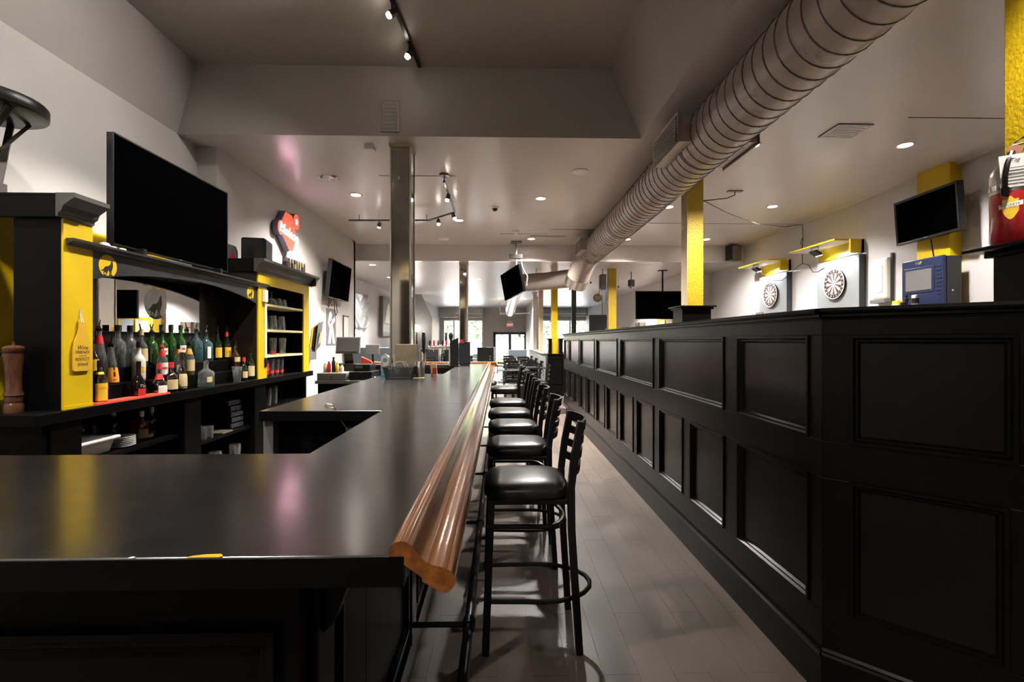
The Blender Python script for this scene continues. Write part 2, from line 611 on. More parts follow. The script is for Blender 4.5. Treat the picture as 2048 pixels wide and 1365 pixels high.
# far wall: window, pier, double door, window
fw = MB()
fw.box(-3.2, -3.02, YF, YF + .2, 0, ZL)
fw.box(-3.02, -.9, YF, YF + .2, 2.52, ZL)
fw.box(-3.02, -.9, YF, YF + .2, 0, .12)
fw.box(-.9, -.36, YF, YF + .2, 0, ZL)
fw.box(-.36, 1.42, YF, YF + .2, 1.86, ZL)
fw.box(1.42, 2.1, YF, YF + .2, 0, ZL)
fw.box(2.1, 4.6, YF, YF + .2, 2.52, ZL)
fw.box(2.1, 4.6, YF, YF + .2, 0, .75)
struct(fw, 'wall_far', WALLG, 'grey end wall with street windows and the exit door')
struct(MB().box(-3.2, -.9, YF - .5, YF, 2.62, ZL).box(1.5, 4.6, YF - .5, YF, 2.7, ZL), 'trim_10', WALLG)
struct(MB().box(1.38, 1.5, 19.0, YF, 0, ZL), 'wall_entry', WALLR)


def window(name, x0, x1, z0, z1, mull, m=WHITE, y=None, label=None, t=.06, mw=.04):
    y = YF + .06 if y is None else y
    f = MB()
    f.box(x0, x1, y - .04, y + .04, z0, z0 + t).box(x0, x1, y - .04, y + .04, z1 - t, z1)
    f.box(x0, x0 + t, y - .04, y + .04, z0, z1).box(x1 - t, x1, y - .04, y + .04, z0, z1)
    for q in mull:
        f.box(q - mw, q + mw, y - .035, y + .035, z0, z1)
    r = struct(f, name, m, label)
    e = [x0 + t] + sorted(mull) + [x1 - t]
    for a, b in zip(e[:-1], e[1:]):
        MB().box(a, b, y - .004, y + .004, z0 + t, z1 - t).build('pane', G_PANE, r, 0)
    return r


window('window_1', -3.02, -.9, .12, 2.52, [-2.45], label='tall street window with a broad mullion')
window('window_2', 2.1, 4.6, .75, 2.52, [2.9, 3.75], label='white framed street window behind the yellow post')
dr = window('door_2', -.36, 1.42, 0, 1.86, [.53], m=SLATE, label='glazed double street door in a dark frame under the exit sign', t=.13, mw=.07)
for a in (.40, .66):
    MB().box(a - .012, a + .012, YF - .02, YF + .02, .85, 1.15).build('handle', CHROME, dr)

# half wall with fielded panels
part = struct(MB().box(1.30, 1.40, 1.87, 9.68, 0, 1.5), 'wall_partition', PANEL, 'long black panelled half wall along the aisle')
bend = MB()
P0 = Vector((1.28, 1.89, 0))
UB = Vector((1, -1, 0)).normalized()
NB = Vector((-1, -1, 0)).normalized()
bend.obox(P0 + UB * 1.15 - NB * .07 + Z * .75, UB * 1.15, NB * .05, Z * .75)
part2 = struct(bend, 'wall_partition_end', PANEL, 'angled end of the black panelled half wall')


def panelled(parent, o, u, nn, length, uppers, lowers):
    o, u, nn = Vector(o), Vector(u), Vector(nn)

    def board(a0, a1, z0, z1, t, name, t0=0.0, m=BLACK, bev=.002):
        MB().obox(o + u * (a0 + a1) / 2 + nn * (t + t0) / 2 + Z * (z0 + z1) / 2, u * (a1 - a0) / 2, nn * (t - t0) / 2, Z * (z1 - z0) / 2).build(name, m, parent, 0, bev)
    board(0, length, 1.44, 1.515, .02, 'rail')
    board(0, length, .875, 1.02, .02, 'rail')
    board(0, length, .19, .345, .02, 'rail')
    board(-.004, length, 0, .165, .026, 'baseboard')
    MB().prism([(0, .165), (.030, .165), (.033, .175), (.026, .182), (.026, .190), (.020, .200), (0, .200)], o, nn, Z, u * length).build('base_moulding', BLACK, parent, 30)
    for rows, z0, z1 in ((uppers, 1.02, 1.44), (lowers, .345, .875)):
        e = 0.0
        for a0, a1 in rows + [(length, length)]:
            if a0 - e > .005:
                board(e, a0, z0, z1, .02, 'stile')
            e = a1
            if a1 > a0:
                board(a0, a1, z0, z1, .004, 'panel', 0, PANEL, 0)
                MB().frame(o + nn * .002, u, Z, a0, a1, z0, z1, .034, .026, nn).build('panel_moulding', BLACK, parent, 20)
    # cap: bed mould and a flat ledge
    MB().prism([(-.12, 1.50), (.022, 1.50), (.026, 1.508), (.034, 1.512), (.034, 1.522), (.048, 1.526), (.052, 1.534), (.048, 1.546), (-.14, 1.546), (-.14, 1.50)],
               o, nn, Z, u * length).build('cap', BLACK, parent, 30)


ups = [(1.97, 2.58), (2.73, 3.85), (4.0, 5.1), (5.25, 6.38), (6.53, 7.66), (7.8, 8.9), (9.05, 9.6)]
lows = [(1.97, 2.58)]
for a, b in ups[1:-1]:
    h = (b - a - .13) / 2
    lows += [(a, a + h), (b - h, b)]
lows += [(9.05, 9.6)]
panelled(part, (1.30, 1.89, 0), Y, -X, 7.79, [(a - 1.89, b - 1.89) for a, b in ups], [(a - 1.89, b - 1.89) for a, b in lows])
panelled(part2, P0 - NB * .02, UB, NB, 2.3, [(.09, .54), (.68, 1.3), (1.45, 2.1)], [(.09, .52), (.68, 1.3), (1.45, 2.1)])

# low ledge wall and post base farther on
lw = struct(MB().box(1.16, 1.30, 12.26, 19.0, 0, 1.06).box(1.10, 1.36, 12.26, 19.0, 1.06, 1.09), 'wall_low', GREYP, 'low grey ledge wall beyond the dark pedestal', bev=.006)

# light portals in the street windows guide the sampling of the sky
for x0, x1, z0, z1 in ((-3.02, -.9, .12, 2.52), (2.1, 4.6, .75, 2.52), (-.36, 1.42, 0, 1.86)):
    pdat = bpy.data.lights.new('window_portal', 'AREA')
    pdat.shape = 'RECTANGLE'
    pdat.size, pdat.size_y = x1 - x0, z1 - z0
    pdat.cycles.is_portal = True
    po_ = bpy.data.objects.new('window_portal', pdat)
    COL.objects.link(po_)
    po_.location = ((x0 + x1) / 2, YF + .12, (z0 + z1) / 2)
    po_.rotation_euler = (radians(-90), 0, 0)

# ------------------------------------------------------------------ posts and columns
def mirror_column(label, x0, x1, y0, y1, zt, z0=0.0):
    t = thing('mirrored_column', label, 'column')
    MB().box(x0 + .006, x1 - .006, y0 + .006, y1 - .006, z0, zt).build('core', BRASSY, t, 0)
    MB().box(x0 + .014, x1 - .014, y0, y0 + .006, z0, zt - .03).build('mirror_panel', SMOKEM, t, 0)
    MB().box(x1 - .006, x1, y0 + .014, y1 - .014, z0, zt - .03).build('mirror_panel', SMOKEM, t, 0)
    MB().box(x0, x0 + .006, y0 + .014, y1 - .014, z0, zt - .03).build('mirror_panel', SMOKEM, t, 0)
    for a, b in ((x0, y0), (x1, y0), (x0, y1), (x1, y1)):
        MB().box(a - .008, a + .008, b - .008, b + .008, z0, zt - .01).build('corner_trim', STEEL, t, 0, .002)
    MB().box(x0 - .016, x1 + .016, y0 - .016, y1 + .016, zt - .035, zt).build('top_trim', TAN, t, 0, .004)
    return t


c1 = mirror_column('tall mirrored square column standing behind the bar basket', -1.14, -.935, 5.07, 5.29, ZC)
MB().box(-1.06, -1.045, 5.062, 5.07, 3.10, 3.13).build('bolt', CHROME, c1)
mirror_column('slim mirrored column near the beer taps and dark card stand', -.885, -.715, 10.62, 10.80, ZL)


def yellow_post(label, x0, x1, y0, y1, zt, z0=1.85, base=None, plain=False, side=True):
    t = thing('yellow_post', label, 'post')
    MB().box(x0, x1, y0, y1, z0, zt).build('shaft', STUCCO if not plain else YELLOW, t, 0, .004)
    if side:
        MB().box(x0 - .006, x0, y0 + .002, y1, z0, zt).build('side_board', TAN, t, 0)
    if base:
        bx0, bx1, by0, by1, bz0, bz1 = base
        MB().box(bx0, bx1, by0, by1, bz0, bz1 - .03).build('base_box', BLACK, t, 0, .004)
        pass
        MB().box(bx0 - (.05 if side else .12), bx1 + .05, by0 - .05, by1 + .05, bz1 - .02, bz1).box(bx0 - .025, bx1 + .025, by0 - .025, by1 + .025, bz1 - .045, bz1 - .02).build('cap', BLACK, t, 0, .005)
    return t


yellow_post('square yellow stucco post rising behind the fire extinguisher', 2.60, 2.82, 2.10, 2.43, ZC, 1.88, (2.52, 2.84, 2.05, 2.41, .5, 1.885), side=False)
yellow_post('yellow stucco post rising from a dark base box behind the half wall', 2.35, 2.55, 6.0, 6.2, ZC, 1.84, (2.26, 2.62, 5.94, 6.26, .5, 1.85))
yellow_post('narrow yellow post between ceiling speaker and hanging television', 2.57, 2.75, 11.36, 11.54, ZL, 0)
yp = yellow_post('yellow post boxed in dark wood at the end of the half wall', 1.28, 1.43, 11.95, 12.10, ZL, 0, plain=True)
pd = thing('pedestal', 'dark boxed pedestal around the foot of the far yellow post', 'pedestal')
MB().box(1.17, 1.57, 11.75, 12.2, 0, 1.06).build('base_box', BLACK, pd, 0, .006)
MB().box(1.14, 1.60, 11.72, 12.23, 1.06, 1.09).build('ledge', BLACK, pd, 0, .006)
MB().box(1.19, 1.27, 11.8, 12.18, 1.09, 1.44).build('side_panel', BLACK, pd, 0, .004)
MB().box(1.45, 1.54, 11.8, 12.18, 1.09, 1.44).build('side_panel', BLACK, pd, 0, .004)
MB().box(1.15, 1.27, 11.78, 12.2, 1.44, 1.465).box(1.45, 1.56, 11.78, 12.2, 1.44, 1.465).box(1.27, 1.45, 12.10, 12.2, 1.44, 1.465).build('cap', BLACK, pd, 0, .004)
for a0, a1, b0, b1 in ((1.20, 1.54, .36, .98),):
    MB().frame((0, 11.75, 0), X, Z, a0, a1, b0, b1, .03, .02, -Y).build('panel_moulding', BLACK, pd, 20)


def plain_post(label, x0, x1, y0, y1, z0, zt, m):
    t = thing('support_post', label, 'post')
    MB().box(x0, x1, y0, y1, z0, zt - .05).build('shaft', m, t, 0, .006)
    MB().box(x0 - .03, x1 + .03, y0 - .03, y1 + .03, zt - .05, zt).build('capital', m, t, 0, .006)
    return t


plain_post('olive tan support post beyond the far pedestal', 1.17, 1.30, 14.5, 14.63, 1.09, ZL, TAN)
plain_post('pale beige support post standing farthest down the ledge wall', 1.18, 1.30, 17.2, 17.32, 1.09, ZL, OFFW)
plain_post('slate grey post standing behind the end of the half wall', 1.97, 2.09, 13.2, 13.32, 0, ZL, SLATE)
# yellow pilaster on the right wall
yq = MB().box(5.16, 5.3, 5.42, 5.86, .5, ZC).build('yellow_pilaster', YELLOW, None, 0, .004)
tag(yq, 'wide yellow pilaster on the wall behind the blue game machine', 'pilaster')

# ------------------------------------------------------------------ spiral duct
dt = thing('spiral_duct', 'large beige spiral air duct running the length of the ceiling', 'duct')
DX, DZ, DR = 1.83, 3.19, .24


def sweep(path, r, n=28):
    return MB().tube(path, r, n)


main = [(DX, y, DZ) for y in (YK, 2, 5, 8, 9.7)]
MB().cyl((DX, YK, DZ), (DX, 9.75, DZ), DR, n=32).build('duct_run', DUCT, dt, 40)
hel = []
lean = (0, .0, .01, .02, .04, .06, .08, .10, .12)
NT = 102
for i in range(NT * 26 + 1):
    a = 2 * pi * i / 26
    hel.append((DX + (DR + .001) * cos(a), YK + .1 + .1245 * i / 26, DZ + (DR + .001) * sin(a)))
MB().tube(hel, .0055, 4).build('spiral_seam', SEAM, dt, 60)
for y in (1.35, 4.3, 7.2):
    MB().cyl((DX, y, DZ), (DX, y + .035, DZ), DR + .006, n=32).build('joint_band', DUCT, dt, 40)
# drop and left branch
el = []
for i in range(9):
    a = pi / 2 * i / 8 * .62
    el.append((DX - lean[i], 9.72 + .75 * sin(a), DZ - .75 * (1 - cos(a))))
last = Vector(el[-1])
dd = (Vector(el[-1]) - Vector(el[-2])).normalized()
el += [last + dd * .12, last + dd * .25]
MB().tube(el, DR + .004, 28).build('elbow', DUCT, dt, 40)
e2 = last + dd * .25
MB().tube([e2 - dd * .15, e2 + dd * .05], DR + .012, 28).build('end_cap', STEEL, dt, 40)
bz = 2.80
MB().tube([(1.72, 10.75, bz + .02), (1.1, 11.25, bz), (.42, 11.5, bz - .02)], .205, 24).build('branch', DUCT, dt, 40)
MB().tube([(.42, 11.5, bz - .02), (.40, 12.6, bz - .03), (.42, 16.0, bz - .05), (.46, 22.5, bz - .08)], .20, 24).build('far_run', CEIL, dt, 40)
for k, y in enumerate((13.2, 16.5, 20.0)):
    MB().cyl((.41, y, bz + .1), (.41, y, ZL), .006, n=6).build('hanger', METALB, dt, 0)
MB().cyl((.85, 11.34, bz + .18), (.85, 11.34, ZL), .006, n=6).build('hanger', METALB, dt, 0)
# side grilles on the duct
for i, (sx, y0) in enumerate(((-1, 4.02), (1, 4.02), (-1, 8.9))):
    w = .30 if i < 2 else .26
    x0 = DX + sx * .18
    x1 = DX + sx * (DR + .10)
    bx = MB().box(min(x0, x1), max(x0, x1), y0, y0 + .62, DZ - .10, DZ + .13).build('grille_box', DUCT, dt, 0, .003)
    g = MB()
    for k in range(9):
        z = DZ - .085 + .2 * k / 8
        g.obox((x1 + sx * .004, y0 + .31, z), (0, .29, 0), (.006, 0, .004), (.003, 0, -.006))
    g.build('louvre', SEAM, dt, 0)
    MB().frame((x1, 0, 0), Y, Z, y0 - .02, y0 + .64, DZ - .12, DZ + .15, .03, .008, X * sx).build('grille_frame', DUCT, dt, 20)

# ------------------------------------------------------------------ ceiling fittings
REC = [(-2.03, 6.86, 'over the back bar beside the peeling patch'), (.59, 6.97, 'centred over the aisle stools'), (.63, 9.75, 'near the dropped beam over the aisle'),
       (4.17, 7.3, 'above the near dartboard'), (4.18, 9.71, 'above the far dartboard'), (4.25, 4.97, 'near the wall television and yellow pilaster'),
       (2.59, 7.36, 'half hidden by the yellow post'), (2.65, 5.01, 'tucked against the big duct'), (2.57, 9.75, 'between duct and beam'),
       (-.7, 8.28, 'beside the ceiling track corner')]
FILLREC = [(-2.0, 1.6, 'over the near bar corner'), (.2, -1.2, 'over the aisle start'), (2.25, 1.75, 'over the angled half wall'), (-1.9, -1.6, 'before the washroom sign'), (3.4, -1.6, 'in the rear corner')]  # added lamps out of view, brightening the near wall, post and sign
LOWREC = [(-2.87, 10.95, 'just beyond the beam over the wall television'), (-2.97, 13.12, 'above the silver cloth'), (.0, 19.8, 'right of the far duct'), (1.0, 19.8, 'left of the far duct'),
          (-.6, 13.5, 'deep over the dining area'), (3.3, 14.5, 'above the white framed window side')]


def downlight(x, y, z, label, power=30):
    t = thing('recessed_light', label, 'ceiling light', (x, y, z), 0, 'recessed ceiling lights')
    MB().lathe([(.092, 0), (.095, -.004), (.085, -.008), (.066, -.006), (.062, -.001)], n=24, close=False).build('trim_ring', WHITE, t)
    MB().cyl((0, 0, -.003), (0, 0, -.001), .062, n=24).build('lens', LAMPON, t, 0)
    lamp('downlight_lamp', 'SPOT', (0, 0, -.02), power, size=.06, target=(0, 0, -1), spot=140, parent=t, blend=.7)
    return t


for x, y, s in REC:
    downlight(x, y, ZC, 'recessed round ceiling light ' + s, 15 if x > 4.2 else 22 if x > 4 else 26 if x > 2 else 26 if x < -2 else 46)
for x, y, s in LOWREC:
    downlight(x, y, ZL, 'recessed round low ceiling light ' + s, 28 if x < -2 else 110)
for x, y, s in FILLREC:
    downlight(x, y, zt if x < 1.2 else ZC, 'added unseen ceiling fill light ' + s, 22 if x < -1.95 else 30 if x < -1.8 else 12 if x == 2.25 else 3)


def disc(name, label, cat, x, y, z, r, m, h=.012):
    o = MB().lathe([(r, 0), (r, -h * .5), (r * .9, -h), (0.001, -h)], (x, y, z), 24).build(name, m)
    return tag(o, label, cat)


disc('ceiling_speaker', 'round white flush ceiling speaker beside the duct', 'speaker', .97, 5.84, ZC, .10, WHITE)
disc('ceiling_speaker', 'pale round ceiling speaker just before the beam', 'speaker', -1.13, 9.8, ZC, .12, WHITE)
sd = thing('smoke_detector', 'domed smoke detector above the tilted television', 'smoke detector', (.3, 9.09, ZC))
MB().lathe([(.06, 0), (.062, -.02), (.05, -.035), (.03, -.04), (.028, -.06), (.001, -.065)], n=20).build('body', WHITE, sd)
vp = MB().box(-1.43, -1.33, 5.12, 5.22, ZC - .035, ZC).build('sensor_box', WHITE, None, 0, .006)
tag(vp, 'small white sensor box on the ceiling behind the tray', 'sensor')
pp = MB()
random.seed(3)
rad = [.13 * (0.7 + .5 * random.random()) for _ in range(14)]
pp.add([(-2.15, 6.14, ZC - .02)] + [(-2.15 + rad[i] * 1.1 * cos(2 * pi * i / 14), 6.14 + rad[i] * .7 * sin(2 * pi * i / 14), ZC - .002 - .03 * (i % 3 == 0)) for i in range(14)],
       [(0, 1 + i, 1 + (i + 1) % 14) for i in range(14)])
po = pp.build('peeling_paint', WHITE, None, 0)
tag(po, 'ragged flap of peeling white paint on the ceiling', 'paint flake')
cm = thing('dome_camera', 'small dark dome camera on the ceiling above the aisle', 'camera', (-.08, 7.46, ZC))
MB().lathe([(.07, 0), (.07, -.012), (.05, -.02)], n=20).build('base', WHITE, cm)
MB().lathe([(.045, -.018), (.04, -.04), (.02, -.058), (.001, -.062)], n=16).build('dome', PEPB, cm)


def flat_grille(label, o, u, v, a, b, nn, m, slats=0):
    t = thing('vent_grille', label, 'vent')
    o, u, v, nn = Vector(o), Vector(u), Vector(v), Vector(nn)
    MB().obox(o + nn * .004, u * a / 2, v * b / 2, nn * .004).build('face', m, t, 0)
    MB().frame(o, u, v, -a / 2, a / 2, -b / 2, b / 2, .03, .014, nn).build('frame', m, t, 20)
    for k in range(slats):
        q = -b / 2 + .04 + (b - .08) * k / (slats - 1)
        MB().obox(o + v * q + nn * .01, u * (a / 2 - .03), v * .006, nn * .003).build('slat', m, t, 0)
    return t


flat_grille('square flat ceiling vent beside the duct over the darts area', (3.37, 4.64, ZC), X, Y, .34, .30, -Z, CEIL, 6)
flat_grille('tan vent on the vertical face of the ceiling tray', (-1.10, 4.88, 3.67), X, Z, .19, .32, -Y, TRAYC, 7)
flat_grille('thin dark return vent in the ceiling near the beam', (.95, 9.55, ZC), X, Y, .7, .16, -Z, CEIL, 4)


def track_head(t, p, aim, on=True, power=22, spot=70):
    p = Vector(p)
    d = (Vector(aim) - p).normalized()
    MB().cyl(p, p - Z * .06, .008, n=8).build('stem', BRONZE, t, 0)
    q = p - Z * .07
    h = MB().cyl(q - d * .05, q + d * .025, .026, .034, 14).build('head', BRONZE, t)
    MB().tube([q - d * .04 + d.cross(Z).normalized() * .036, q - d.cross(Z).normalized() * -.036 + Z * .02, q + Z * .05, q + d.cross(Z).normalized() * -.036 + Z * .02, q - d.cross(Z).normalized() * .036], .003, 5).build('yoke', BRONZE, t)
    MB().cyl(q + d * .022, q + d * .045, .026, .022, 12).build('bulb', LAMPON, h, 0)
    lamp('track_lamp', 'SPOT', q + d * .06, power, size=.025, target=q + d * 2, spot=spot, parent=t)


t1 = thing('track_light', 'dark ceiling track with two lit spotlights in the raised tray', 'track light')
MB().bar((-.93, 3.0, zt - .02), (-.80, 4.84, zt - .02), .03, .025).build('track', METALB, t1, 0)
track_head(t1, (-.875, 3.94, zt - .03), (-3.2, 3.3, 2.2), power=3.5, spot=110)
track_head(t1, (-.84, 4.5, zt - .03), (-2.45, 3.6, 1.3), power=30, spot=62)
track_head(t1, (-.91, 3.2, zt - .03), (-3.2, 2.4, 2.0), power=4, spot=110)
t2 = thing('track_light', 'bent chrome ceiling track with five spotlights behind the column', 'track light')
zz = ZC - .09
for a, b in (((-2.47, 7.96), (-1.16, 7.93)), ((-1.16, 7.93), (-.69, 7.42)), ((-.69, 7.42), (-.69, 5.98))):
    MB().bar((*a, zz), (*b, zz), .025, .025).build('track', BRONZE, t2, 0)
for x, y in ((-2.3, 7.955), (-1.2, 7.94), (-.69, 6.0)):
    MB().cyl((x, y, zz), (x, y, ZC), .006, n=6).build('hanger', BRONZE, t2, 0)
MB().cyl((-.69, 6.0, ZC - .02), (-.69, 6.0, ZC), .06, n=16).build('canopy', BRONZE, t2)
for x, y, ax, ay in ((-1.97, 7.95, -2.6, 8.6), (-1.46, 7.935, -1.3, 8.8), (-.98, 7.73, -.8, 7.0), (-.70, 7.35, .4, 7.2), (-.69, 6.4, -1.2, 5.9)):
    track_head(t2, (x, y, zz - .012), (ax, ay, .8), power=5 if x < -1.9 else 14)

# ------------------------------------------------------------------ the bar
ZB = 1.07
bar = thing('bar_counter', 'long dark L-shaped bar counter with an orange wooden arm rail', 'bar counter')
top = [(-3.19, .79), (-.155, .79), (-.155, 7.35), (-2.1, 7.35), (-2.1, 6.88), (-.59, 6.88), (-.59, 5.05), (-1.19, 5.05), (-1.19, 2.42), (-.59, 2.42), (-.59, 1.51), (-3.19, 1.51)]
wt = MB().prism(top, (0, 0, ZB - .05), X, Y, Z * .05).build('worktop', BARTOP, bar, 0, .003)
MB().prism([(-.505, 0), (-.452, 0), (-.448, .004), (-.455, .012), (-.478, .011), (-.497, .006)], (0, .7895, ZB + .0003), X, Y, Z * .0006).build('worn_chip', WINEB, wt, 0, label='bare wood chip worn into the front edge')
MB().prism([(-.596, 0), (-.588, 0), (-.586, .004), (-.593, .006)], (0, .7895, ZB + .0003), X, Y, Z * .0006).build('worn_chip', LABELW, wt, 0)
MB().box(-3.19, -.156, .787, .7901, ZB - .05, ZB - .002).build('shaded_edge', DARKP, bar, 0)  # worktop edges coloured darker, standing in for the dark they reflect
MB().box(-1.191, -.59, 2.417, 2.42, ZB - .05, ZB - .002).build('shaded_edge', DARKP, bar, 0)
MB().box(-.588, -.17, 2.679, 2.681, ZB - .001, ZB + .0003).build('joint', INK, bar, 0)
K = 1.198e-4
cp = [(0, 400), (20, 350), (60, 310), (105, 288), (150, 280), (200, 284), (240, 297), (280, 320), (310, 350), (345, 390), (380, 440), (420, 490), (460, 530), (500, 563), (540, 588), (590, 607), (640, 620),
      (700, 632), (750, 648), (800, 672), (840, 700), (870, 735), (890, 780), (895, 830), (885, 880), (860, 920), (830, 955), (800, 975), (760, 985), (720, 982), (670, 960), (445, 825), (440, 770), (205, 600), (205, 490), (0, 486)]
prof = [((a - 205) * K, -(b - 490) * K) for a, b in cp]
MB().prism(prof, (-.155, .785, ZB), X, Z, Y * 6.57).build('arm_rail', RAILW, bar, 50)
MB().prism(prof, (-.05, 7.35, ZB), Y, Z, X * -2.05).build('arm_rail', RAILW, bar, 50)
# carcass
MB().box(-3.19, -.39, .95, 1.42, 0, ZB - .05).build('near_carcass', DARKP, bar, 0, .003)
MB().box(-.56, -.39, 1.42, 7.2, 0, ZB - .05).build('long_carcass', DARKP, bar, 0, .003)
MB().box(-2.05, -.56, 6.95, 7.25, 0, ZB - .05).build('far_carcass', BROWNW, bar, 0, .003)
MB().box(-1.188, -.56, 2.95, 4.93, 0, ZB - .05).build('wing_carcass', DARKP, bar, 0, .003)
MB().box(-1.19, -1.14, 2.46, 2.52, 0, ZB - .05).build('wing_leg', GREYP, bar, 0, .003)
MB().box(-1.19, -1.14, 4.94, 5.0, 0, ZB - .05).build('wing_leg', GREYP, bar, 0, .003)
MB().box(-1.14, -.6, 2.55, 2.57, .9, ZB - .05).build('wing_apron', DARKP, bar, 0)
for a0, a1 in ((-1.62, -.43), (-3.0, -1.78)):
    MB().frame((0, .95, 0), X, Z, a0, a1, .2, .865, .04, .022, -Y).build('panel_moulding', BLACK, bar, 20)
MB().box(-3.19, -.38, .935, .95, 0, .16).build('baseboard', BLACK, bar, 0, .003)
yb = 1.0
while yb < 7.2:
    MB().box(-.39, -.372, yb, yb + .1, .12, ZB - .06).build('pilaster', BLACK, bar, 0, .003)
    MB().prism([(0, 0), (.19, 0), (.19, -.03), (.1, -.06), (.05, -.12), (.02, -.2), (0, -.22)], (-.372, yb + .03, ZB - .05), X, Z, Y * .045).build('bracket', BLACK, bar, 0, .003)
    if yb < 6:
        MB().frame((-.39, 0, 0), Y, Z, yb + .16, yb + 1.0, .22, .84, .035, .018, X).build('panel_moulding', BLACK, bar, 20)
    yb += 1.06
MB().box(-.39, -.375, .95, 7.2, 0, .13).build('baseboard', BLACK, bar, 0, .003)

fr = thing('foot_rail', 'black tubular foot rail running along the foot of the bar', 'foot rail')
MB().cyl((-.134, .55, .2), (-.134, 7.2, .2), .021, n=16).build('pipe', METALB, fr)
for y in (.9, 2.08, 3.24, 4.42, 5.6, 6.8):
    MB().cyl((-.134, y - .025, .2), (-.134, y + .025, .2), .028, n=16).build('collar', METALB, fr)
    MB().cyl((-.134, y, .2), (-.375, y, .2), .012, n=8).build('bracket', METALB, fr)
    MB().cyl((-.375, y, .2), (-.371, y, .2), .035, n=12).build('flange', METALB, fr)

# soda gun on its wire loop inside the bar wing
sg = thing('soda_gun', 'metal soda gun with wire loop hanging inside the bar wing', 'soda gun')
MB().box(-.80, -.70, 2.525, 2.55, .80, .97).build('holster', BRASSY, sg, 0, .004)
MB().lathe([(.02, 0), (.026, .05), (.024, .09), (.012, .11), (.001, .112)], (-.735, 2.49, .87), 14).build('gun', STEEL, sg)
MB().tube([(-.75, 2.5, .92), (-.79, 2.46, 1.0), (-.815, 2.43, 1.07), (-.83, 2.42, 1.10), (-.86, 2.42, 1.105), (-.87, 2.43, 1.09), (-.85, 2.43, 1.08), (-.82, 2.43, 1.085)], .003, 5).build('wire_loop', BRASSY, sg)

# ------------------------------------------------------------------ back bar
XF, XB = -2.37, -2.66
ZK = 1.04
bb = thing('back_bar_cabinet', 'black back bar base cabinet with open shelves under the counter', 'cabinet')
MB().box(-3.19, -2.34, 2.50, 6.12, ZK - .06, ZK).build('counter', DARKP, bb, 0, .003)
MB().box(-3.19, XF, 2.56, 2.60, 0, ZK - .06).build('end_panel', DARKP, bb, 0)
MB().box(-3.19, XF, 5.94, 5.98, 0, ZK - .06).build('end_panel', DARKP, bb, 0)
MB().box(-3.02, -2.99, 2.6, 5.94, 0, ZK - .06).build('back_panel', DARKP, bb, 0)
for y0, y1 in ((2.60, 2.79), (3.68, 3.88), (4.72, 4.94)):
    MB().box(-2.99, -2.36, y0, y1, 0, ZK - .06).build('divider', DARKP, bb, 0, .003)
MB().box(-2.99, -2.40, 2.79, 3.68, .695, .72).build('shelf', DARKP, bb, 0, .002)
MB().box(-2.99, -2.40, 3.88, 4.72, .575, .60).build('shelf', DARKP, bb, 0, .002)
MB().box(-2.99, -2.40, 3.88, 4.72, .30, .325).build('shelf', DARKP, bb, 0, .002)
MB().box(-2.99, -2.40, 4.94, 5.94, .70, .725).build('shelf', DARKP, bb, 0, .002)
MB().box(-2.99, -2.40, 2.79, 3.68, .30, .325).build('shelf', DARKP, bb, 0, .002)
MB().box(-2.64, -2.452, 2.88, 4.765, ZK, 1.14).build('bottle_step', DARKP, bb, 0, .003)
MB().box(-2.64, -2.545, 2.88, 4.765, 1.14, 1.236).build('bottle_step', DARKP, bb, 0, .003)
MB().box(-2.665, -2.64, 2.875, 4.768, ZK, 1.97).build('splash_panel', BROWNW, bb, 0)

# near tower
nt = thing('back_bar_tower', 'black and yellow tower at the near end of the back bar', 'cabinet')
MB().box(-2.64, XF - .012, 2.69, 2.72, ZK, 2.2).build('side_panel', DARKP, nt, 0, .002)
MB().box(-2.64, XF - .012, 2.72, 2.87, ZK, 2.2).build('core', DARKP, nt, 0)
MB().box(XF - .012, XF, 2.685, 2.875, ZK, 2.09).build('yellow_face', YELLOW, nt, 0, .001)
MB().box(XF, XF + .004, 2.685, 2.875, ZK, ZK + .018).build('yellow_foot', YELLOW, nt, 0)
CRN = [(0, 0), (.012, 0), (.014, .02), (.03, .03), (.042, .06), (.075, .085), (.10, .10), (.10, .125), (0, .125)]
MB().prism(CRN, (XF - .002, 2.64, 2.085), X, Z, Y * .235).build('crown', CROWNM, nt, 30)
MB().box(-3.19, XF, 2.66, 2.875, 2.20, 2.215).box(-3.19, XF - .002, 2.66, 2.69, 2.085, 2.20).build('top_board', DARKP, nt, 0, .003)
MB().box(-3.198, -3.17, 2.9, 4.7, ZK, 2.26).build('yellow_back', YELLOW, nt, 0)

# arched header with ledge
hd = thing('arched_header', 'dark arched header board with a ledge over the bar mirror', 'header')
arch = []
NA = 18
for i in range(NA + 1):
    s = i / NA
    arch.append((2.875 + s * 1.895, 1.775 + .105 * (sin(pi * s) ** .8 if 0 < s < 1 else 0)))
MB().prism(arch + [(4.77, 1.955), (2.875, 1.955)], (XF - .03, 0, 0), Y, Z, X * .028).build('arch_board', HEADER, hd, 0, .002)
MB().prism([(-.16, 0), (.012, 0), (.02, .012), (.03, .016), (.045, .022), (.045, .035), (-.16, .035)], (XF, 2.70, 1.945), X, Z, Y * 2.25).build('ledge', HEADER, hd, 30)
MB().box(-2.64, XF - .03, 2.875, 4.77, 1.92, 1.945).build('soffit_board', DARKP, hd, 0)
WOLF = [(672, 285), (690, 400), (697, 500), (675, 590), (635, 665), (632, 765), (600, 790), (597, 680), (577, 690), (582, 797), (550, 792), (552, 690), (540, 650), (500, 650), (470, 730), (430, 770), (432, 797), (400, 797),
        (425, 730), (395, 700), (360, 730), (347, 792), (325, 792), (335, 720), (345, 670), (300, 687), (210, 655), (290, 650), (330, 610), (380, 545), (430, 515), (500, 510), (560, 470), (600, 430), (612, 370)]
